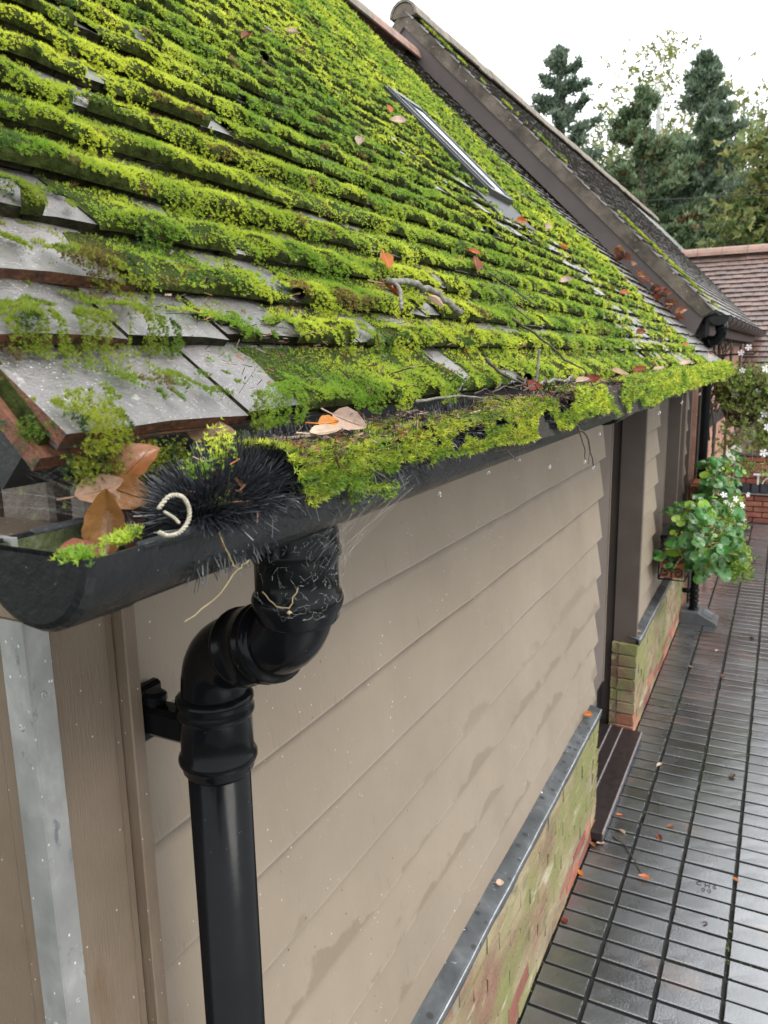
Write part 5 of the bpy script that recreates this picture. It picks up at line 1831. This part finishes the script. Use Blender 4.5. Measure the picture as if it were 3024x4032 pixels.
def flower_vf(r_):
    V, F = [(0, 0, 0)], []
    for p in range(5):
        a = 2*PI*p/5; o = len(V)
        for (rr, da, z) in ((.45, -.45, .1), (1.0, -.38, .25), (1.15, 0, .2), (1.0, .38, .25), (.45, .45, .1)):
            V.append((r_*rr*math.cos(a+da), r_*rr*math.sin(a+da), z*r_))
        F.append((0, o, o+1, o+2)); F.append((0, o+2, o+3, o+4))
    return V, F


FM = mk('flower', *flower_vf(.020), MAT['petal'], True)


def rot_to(n, spin):
    return Vector(n).to_track_quat('Z', 'X').to_matrix().to_4x4() @ Matrix.Rotation(spin, 4, 'Z')


def bush(name, label, c, rx, n, scale, lime=.18, roots=None, flowers=(), small=None, group=None):
    t = thing(name, label, 'plant', (c[0], c[1], c[2]-rx[2]), 0, group)
    stems = []
    for i in range(n):
        for _ in range(20):
            d = Vector((R.gauss(0, 1), R.gauss(0, 1), R.gauss(.15, 1))).normalized()
            if d.x > -.75 and d.z > -.85: break
        rr = R.uniform(.55, 1.0)
        p = Vector((c[0]+d.x*rx[0]*rr, c[1]+d.y*rx[1]*rr, c[2]+d.z*rx[2]*rr))
        if p.x < -.66: p.x = -.64
        nrm = Vector((d.x*.7+.25, d.y*.45-.35, .55+d.z*.5))+Vector((R.gauss(0, .3), R.gauss(0, .3), R.gauss(0, .25)))
        s = scale*R.choice((R.uniform(.45, .8), R.uniform(.8, 1.4)))
        me = R.choice(LL) if R.random() < lime else R.choice(LM)
        inst('leaf', me, t, T(*p) @ rot_to(nrm, R.uniform(0, 6.3)) @ Matrix.Diagonal((s*R.uniform(.85, 1.15), s*R.uniform(.7, 1.1), s*R.uniform(.6, 2.2), 1)))
        if i % 2 == 0:
            b = Vector((c[0]-.03+R.uniform(-.04, .05), c[1]+R.uniform(-.6, .6)*rx[1], roots))
            stems.append(tube([b, b.lerp(p, .5)+Vector((0, 0, .03)), p], [.0045, .004, .003], 5, False))
    ob('stems', join(stems), MAT['stem'], t, smooth=True)
    for p in flowers:
        inst('flower', FM, t, T(*p) @ rot_to((.5+R.gauss(0, .3), -.7, .4+R.gauss(0, .3)), R.uniform(0, 6)) @ Matrix.Scale(R.uniform(.8, 1.25), 4))
    return t


fl1 = [tuple(at(2624+x*.3617, 1700+y*.3617, y=6.05)) for x, y in ((625, 690), (750, 735), (700, 800), (822, 798), (808, 855), (835, 900), (838, 955), (803, 1000), (780, 1060), (885, 685), (705, 870), (650, 765))]
bush('bedding_plant', 'broad glossy green leaves spilling from the nearer window box', (-.44, 5.36, 1.01), (.29, .42, .30), 230, 1.08, .22, .93, (), group='plants in the window boxes')
bush('bedding_plant', 'leafy plant with white flowers in the farther window box', (-.41, 6.45, 1.27), (.20, .42, .20), 110, .95, .14, 1.2, fl1, group='plants in the window boxes')


def sprig_mass(name, label, cat, pts, n, L, cols, nrm=(.2, -.4, .6)):
    pts = np.asarray(pts)
    P = pts[rng.integers(0, len(pts), n)] + rng.normal(0, 1, (n, 3))*np.array([.035, .05, .035])
    c = np.asarray(cols)[rng.integers(0, len(cols), n)]*rng.uniform(.7, 1.3, (n, 1))
    v, f, cc = blades(P, np.asarray(nrm)+rng.normal(0, .6, (n, 3)), L*rng.uniform(.6, 1.4, n), 4, c, wid=.26)
    return v, f, cc


# trailing lime foliage below the farther box and on the nearer plant
LIMEC = [(.22, .34, .05), (.14, .27, .05), (.33, .42, .09)]
pts = [(-.36+.10*R.random(), 6.0+.5*R.random(), 1.12-.30*R.random()) for _ in range(60)] + [(-.22+.05*R.random(), 5.35+.2*R.random(), .80+.12*R.random()) for _ in range(22)]
v, f, cc = sprig_mass('', '', '', pts, 1500, .030, LIMEC)
o = ob('trailing_foliage', (v, f), MAT['moss'], None, tint=cc); tag(o, 'fine lime green trailing foliage hanging between the two window boxes', 'foliage', None, 'stuff')

# hanging basket
HB = (-.315, 7.40, 1.75)
hb = thing('hanging_basket', 'dark coir lined hanging basket on an iron wall bracket', 'hanging basket', (HB[0], HB[1], 1.58))
V, F = lathe([(.02, -.17), (.08, -.155), (.125, -.10), (.155, -.03), (.165, 0), (.150, .004), (.10, -.01), (.0, -.015)], HB, 20)
fixn(ob('bowl', (V, F), MAT['coir'], hb, smooth=True))
wr = []
for a in np.linspace(0, 2*PI, 9)[:-1]:
    wr.append(tube([(HB[0]+rr*math.cos(a), HB[1]+rr*math.sin(a), HB[2]+h) for rr, h in ((.02, -.176), (.085, -.16), (.130, -.10), (.160, -.03), (.170, .002))], .003, 5))
wr.append(tube([(HB[0]+.170*math.cos(a), HB[1]+.170*math.sin(a), HB[2]+.002) for a in np.linspace(0, 2*PI, 24)], .004, 5))
ob('wire_frame', join(wr), MAT['iron'], hb)
for a in (.4, 2.5, 4.6): ob('chain', tube([(HB[0]+.165*math.cos(a), HB[1]+.165*math.sin(a), HB[2]), (HB[0], HB[1], 2.17)], .003, 5), MAT['iron'], hb)
br = thing('basket_bracket', 'black iron wall bracket with a scroll holding the hanging basket', 'bracket', (-.60, 7.40, 2.0))
ob('arm', tube([(-.62, 7.40, 2.19), (HB[0]-.02, 7.40, 2.205), (HB[0]+.06, 7.40, 2.20), (HB[0]+.08, 7.40, 2.23)], .008, 6), MAT['iron'], br)
ob('back_bar', box(-.628, -.615, 7.385, 7.415, 1.86, 2.24, .002), MAT['iron'], br)
ob('scroll', tube([(-.60+.11*t_, 7.40, 1.90+.28*t_-.05*math.sin(t_*PI)) for t_ in np.linspace(0, 1, 12)] + [(-.49+.03*math.cos(a), 7.40, 2.17-.03+.03*math.sin(a)) for a in np.linspace(1.2, 6.5, 12)], .006, 6), MAT['iron'], br)
bp = thing('basket_plant', 'straggly trailing plant with white flowers filling the hanging basket', 'plant', (HB[0], HB[1], 1.70))
pts = []
for _ in range(240):
    a = R.uniform(0, 6.3); rr = R.random()**.5*.27; pts.append((HB[0]+.07+rr*math.cos(a), HB[1]+rr*math.sin(a)*.9, 1.80+.30*R.random()*(1-rr*1.2)))
tails = []
for i in range(13):
    a = R.uniform(-2.2, 1.2); x, y = HB[0]+.17*math.cos(a), HB[1]+.17*math.sin(a); L = R.uniform(.15, .55)
    p = [(x, y, 1.77), (x+.05*math.cos(a), y+.05*math.sin(a), 1.75), (x+.075*math.cos(a)+R.gauss(0, .02), y+.07*math.sin(a), 1.75-L*.5), (x+.07*math.cos(a)+R.gauss(0, .04), y+.07*math.sin(a), 1.75-L)]
    tails.append(tube(wiggle(p, .006, 4, i), .003, 4, False))
    for q_ in range(1, 4): pts += [p[q_]]*3
for i in range(10):
    pts.append((-.12+R.uniform(-.05, .08), 7.3, 1.75-.7*R.random()))
v, f, cc = sprig_mass('', '', '', pts, 4200, .030, [(.18, .27, .06), (.24, .28, .08), (.32, .40, .10), (.20, .17, .08)])
o = ob('foliage', (v, f), MAT['moss'], bp, tint=cc); o['kind'] = 'stuff'
ob('stems', join(tails), MAT['drystem'], bp)
for x, y in ((1162, 1047), (1168, 1125), (1440, 1090), (1150, 1592), (1388, 1607), (1282, 1552), (1530, 1357), (1215, 1795), (1525, 1845), (1340, 530), (1245, 600), (1260, 820), (1550, 800), (1495, 1445), (1565, 1525)):
    inst('flower', FM, bp, T(*at(2524+x*.31646, 1200+y*.31646, y=7.22)) @ rot_to((.2+R.gauss(0, .3), -.9, .3), R.uniform(0, 6)) @ Matrix.Scale(R.uniform(1.1, 1.6), 4))
# bare climber stems on the half-timbered wall
cl_ = []
for i in range(9):
    y = 6.95+R.uniform(0, .9); x = -.575+R.uniform(-.01, .03)
    cl_.append(tube(wiggle([(x, y, 1.55+R.uniform(-.1, .3)), (x+.02, y+R.uniform(-.1, .1), 1.95), (x+.03, y+R.uniform(-.2, .2), 2.12), (x+R.uniform(0, .12), y+R.uniform(-.1, .3), 2.30)], .02, 4, i+50), R.uniform(.004, .009), 5))
o = ob('climber_stems', join(cl_), MAT['bark'], None); tag(o, 'bare dark climber stems twisting up the half timbered wall', 'climber')

# ------------------------------------------------------------------ trees beyond
def pos_dir(dx, dy, dist, elev=None):
    return (dx*dist, dy*dist, 2.2+(elev*dist if elev is not None else 0))


def tree_obj(label, group, base, trunk_pts, tr_r, V, F, C, cat='tree', bark=None):
    t = thing('tree', label, cat, (base[0], base[1], 0), 0, group)
    ob('trunk', join(trunk_pts), bark or MAT['bark'], t)
    ob('crown', (V, F), MAT['treeleaf'], t, tint=C)
    return t


TG = 'trees beyond the end roof'


def conifer(label, dx, dy, dist, el_top, half_w, zbase, n, cols, open_=0.0, seed=0, shape=.9, leafL=.20):
    r_ = np.random.default_rng(seed)
    x, y = dx*dist, dy*dist; zt = 2.2+el_top*dist
    H = zt-zbase
    P, N = [], []
    trunk = [tube([(x, y, 0), (x, y, zbase+H*.5), (x+.1, y, zt-.2)], [.22, .14, .03], 7)]
    nbr = int(26+H*7)
    for b in range(nbr):
        t = (b+r_.random())/nbr
        z = zbase+H*t
        L = half_w*((1-t)**shape)*r_.uniform(.65, 1.15)+.12
        if r_.random() < open_*.5: continue
        a = r_.uniform(0, 2*PI)
        m = max(4, int(n/nbr*(.3+1.2*L/half_w)))
        k_ = r_.random(m)**.6
        rise = .28*L*(k_**2)+.02-.10*L*k_*(1-t)
        bx = x+np.cos(a)*L*k_+r_.normal(0, .09, m); by = y+np.sin(a)*L*k_+r_.normal(0, .09, m); bz = z+rise+r_.normal(0, .08, m)
        P.append(np.stack([bx, by, bz], 1)); N.append(np.stack([np.cos(a)*k_*.7+r_.normal(0, .3, m), np.sin(a)*k_*.7+r_.normal(0, .3, m), np.full(m, .9)], 1))
        if b % 2 == 0: trunk.append(tube([(x, y, z-.05), (x+math.cos(a)*L*.5, y+math.sin(a)*L*.5, z+.02), (x+math.cos(a)*L, y+math.sin(a)*L, z+.2*L)], [.04, .025, .01], 4, False))
    P = np.concatenate(P); N = np.concatenate(N)
    cl = np.asarray(cols)
    sel = (fbm(P[:, 0]*1.3+seed, P[:, 2]*1.3, 7+seed, 2)*len(cl)*1.0).astype(int).clip(0, len(cl)-1)
    c = cl[np.where(r_.random(len(P)) < .6, sel, r_.integers(0, len(cl), len(P)))]*r_.uniform(.7, 1.3, (len(P), 1))
    v, f, cc = blades(P, N, leafL*r_.uniform(.7, 1.3, len(P)), 5, c, wid=.20, up=(.5, 1.3))
    return tree_obj(label, TG, (x, y), trunk, 0, v, f, cc)


def broad(label, dx, dy, dist, el_top, rx, rz, n, cols, seed=0, leafL=.15, clumps=26, barkm=None, lean=0):
    r_ = np.random.default_rng(seed)
    x, y = dx*dist, dy*dist; zt = 2.2+el_top*dist
    cz = zt-rz
    P = []
    tw = [tube([(x, y, 0), (x+lean*.4, y, cz*.6), (x+lean, y, cz+rz*.6)], [.18, .12, .03], 7)]
    for i in range(clumps):
        while True:
            d = r_.uniform(-1, 1, 3)
            if np.linalg.norm(d) < 1: break
        c = np.array([x+lean*.6+d[0]*rx, y+d[1]*rx*.7, cz+d[2]*rz])
        m = int(n/clumps*r_.uniform(.5, 1.5))
        sp = rx*.20
        P.append(c+r_.normal(0, 1, (m, 3))*np.array([sp, sp, sp*.6]))
        tw.append(tube([(x+lean*.5, y, cz-rz*.5+d[2]*rz*.3), tuple((np.array([x+lean*.5, y, cz])+c)/2+r_.normal(0, .15, 3)), tuple(c)], [.05, .03, .012], 4, False))
    P = np.concatenate(P)
    cl = np.asarray(cols); c = cl[r_.integers(0, len(cl), len(P))]*r_.uniform(.7, 1.3, (len(P), 1))
    v, f, cc = blades(P, r_.normal(0, 1, (len(P), 3))+np.array([0, -.2, .4]), leafL*r_.uniform(.6, 1.3, len(P)), 3, c, wid=.36, up=(-.2, .9))
    return tree_obj(label, TG, (x, y), tw, 0, v, f, cc, bark=barkm)


BLG = [(.175, .235, .165), (.14, .195, .13), (.23, .28, .21)]  # tree greens paled in place of haze and lens flare
GRN = [(.145, .21, .105), (.18, .25, .13), (.115, .17, .09), (.22, .29, .16)]
GRB = GRN+[(.16, .08, .03)]
YEL = [(.22, .24, .08), (.17, .20, .07), (.28, .27, .09), (.13, .17, .06)]
conifer('tall open blue green pine with gaps, leftmost beyond the roofs', -.256, .967, 32, .348, 3.0, 2.5, 22000, BLG, .35, 1, .55, .15)
conifer('dense mid green fir with brown patches behind the end roof', -.168, .985, 27, .292, 3.6, 1.0, 40000, GRB, .1, 2, .75, .15)
conifer('tall dark pointed fir standing right of the dense fir', -.104, .994, 30, .322, 3.7, 1.0, 40000, BLG+GRN[:2], .15, 3, .85, .15)
conifer('dark fir at the right edge of the picture behind the yellowing tree', .012, 1.0, 34, .31, 2.4, 1.0, 18000, BLG+GRN[2:3], .2, 4, .8, .17)
conifer('broad dark green fir filling the gap between the two firs', -.125, .99, 36, .24, 3.4, 1.0, 26000, GRN+BLG[1:2], .1, 9, .6, .19)
broad('sparse pale birch with thin white trunk and few leaves left', -.150, .988, 38, .345, 2.9, 4.2, 1500, YEL[:3], 5, .19, 60, MAT['whitemetal'])
broad('thin yellowing birch showing sky through it at the far right', -.062, .998, 38, .315, 2.6, 4.0, 1000, YEL[:3], 6, .19, 46, MAT['lichenbark'])
broad('leafy yellow green tree between the pine and the dense fir', -.210, .977, 36, .27, 3.0, 4.0, 5200, YEL+GRN[1:2], 7, .20, 40)
broad('yellow green tree with drooping boughs at the right edge', -.018, 1.0, 21, .245, 1.35, 2.3, 4200, YEL+[(.09, .15, .04)], 8, .15, 30)
broad('tall thin leaved tree behind the pointed fir', -.020, 1.0, 42, .285, 3.2, 5.0, 3200, YEL[:2]+GRN[1:2], 12, .22, 46)
broad('bushy mid green tree low between the pine and the dense fir', -.232, .97, 34, .21, 2.6, 3.4, 6000, GRN, 21, .17, 40)
broad('bushy grey green tree low between the two firs', -.142, .99, 33, .235, 2.3, 3.6, 6000, GRN+BLG[:1], 22, .17, 40)
broad('bushy olive tree low right of the pointed fir', -.075, .997, 33, .215, 2.2, 3.4, 5000, GRN+YEL[3:], 23, .17, 36)
# far belt of wood closing the view
r_ = np.random.default_rng(77)
n = 26000
a = r_.uniform(-.42, .20, n); dist = r_.uniform(40, 48, n)
hgt = r_.random(n)**.8*(8.8+3.0*fbm(a*30, np.zeros(n), 3)-4.0*np.clip(-a-.23, 0, 1)*6)
P = np.stack([a*dist, dist, hgt], 1)
cl = np.asarray(GRN+YEL[1:2]+YEL[3:]); c = cl[r_.integers(0, len(cl), n)]*r_.uniform(.7, 1.3, (n, 1))
v, f, cc = blades(P, r_.normal(0, 1, (n, 3))+np.array([0, -.3, .5]), .34*r_.uniform(.6, 1.3, n), 4, c, wid=.34)
o = ob('far_wood', (v, f), MAT['treeleaf'], None, tint=cc); tag(o, 'dim green belt of woodland far behind the trees', 'wood', None, 'stuff')
# overhead cable
A_, B_ = np.array(pos_dir(-.33, .95, 19, .185)), np.array(pos_dir(.25, 1.0, 19, .165))
pts = [tuple(A_*(1-t)+B_*t-np.array([0, 0, .35*4*t*(1-t)*.3])) for t in np.linspace(0, 1, 24)]
o = ob('overhead_cable', tube(pts, .010, 5), MAT['cable'], None); tag(o, 'thin dark cable strung in front of the trees', 'cable')
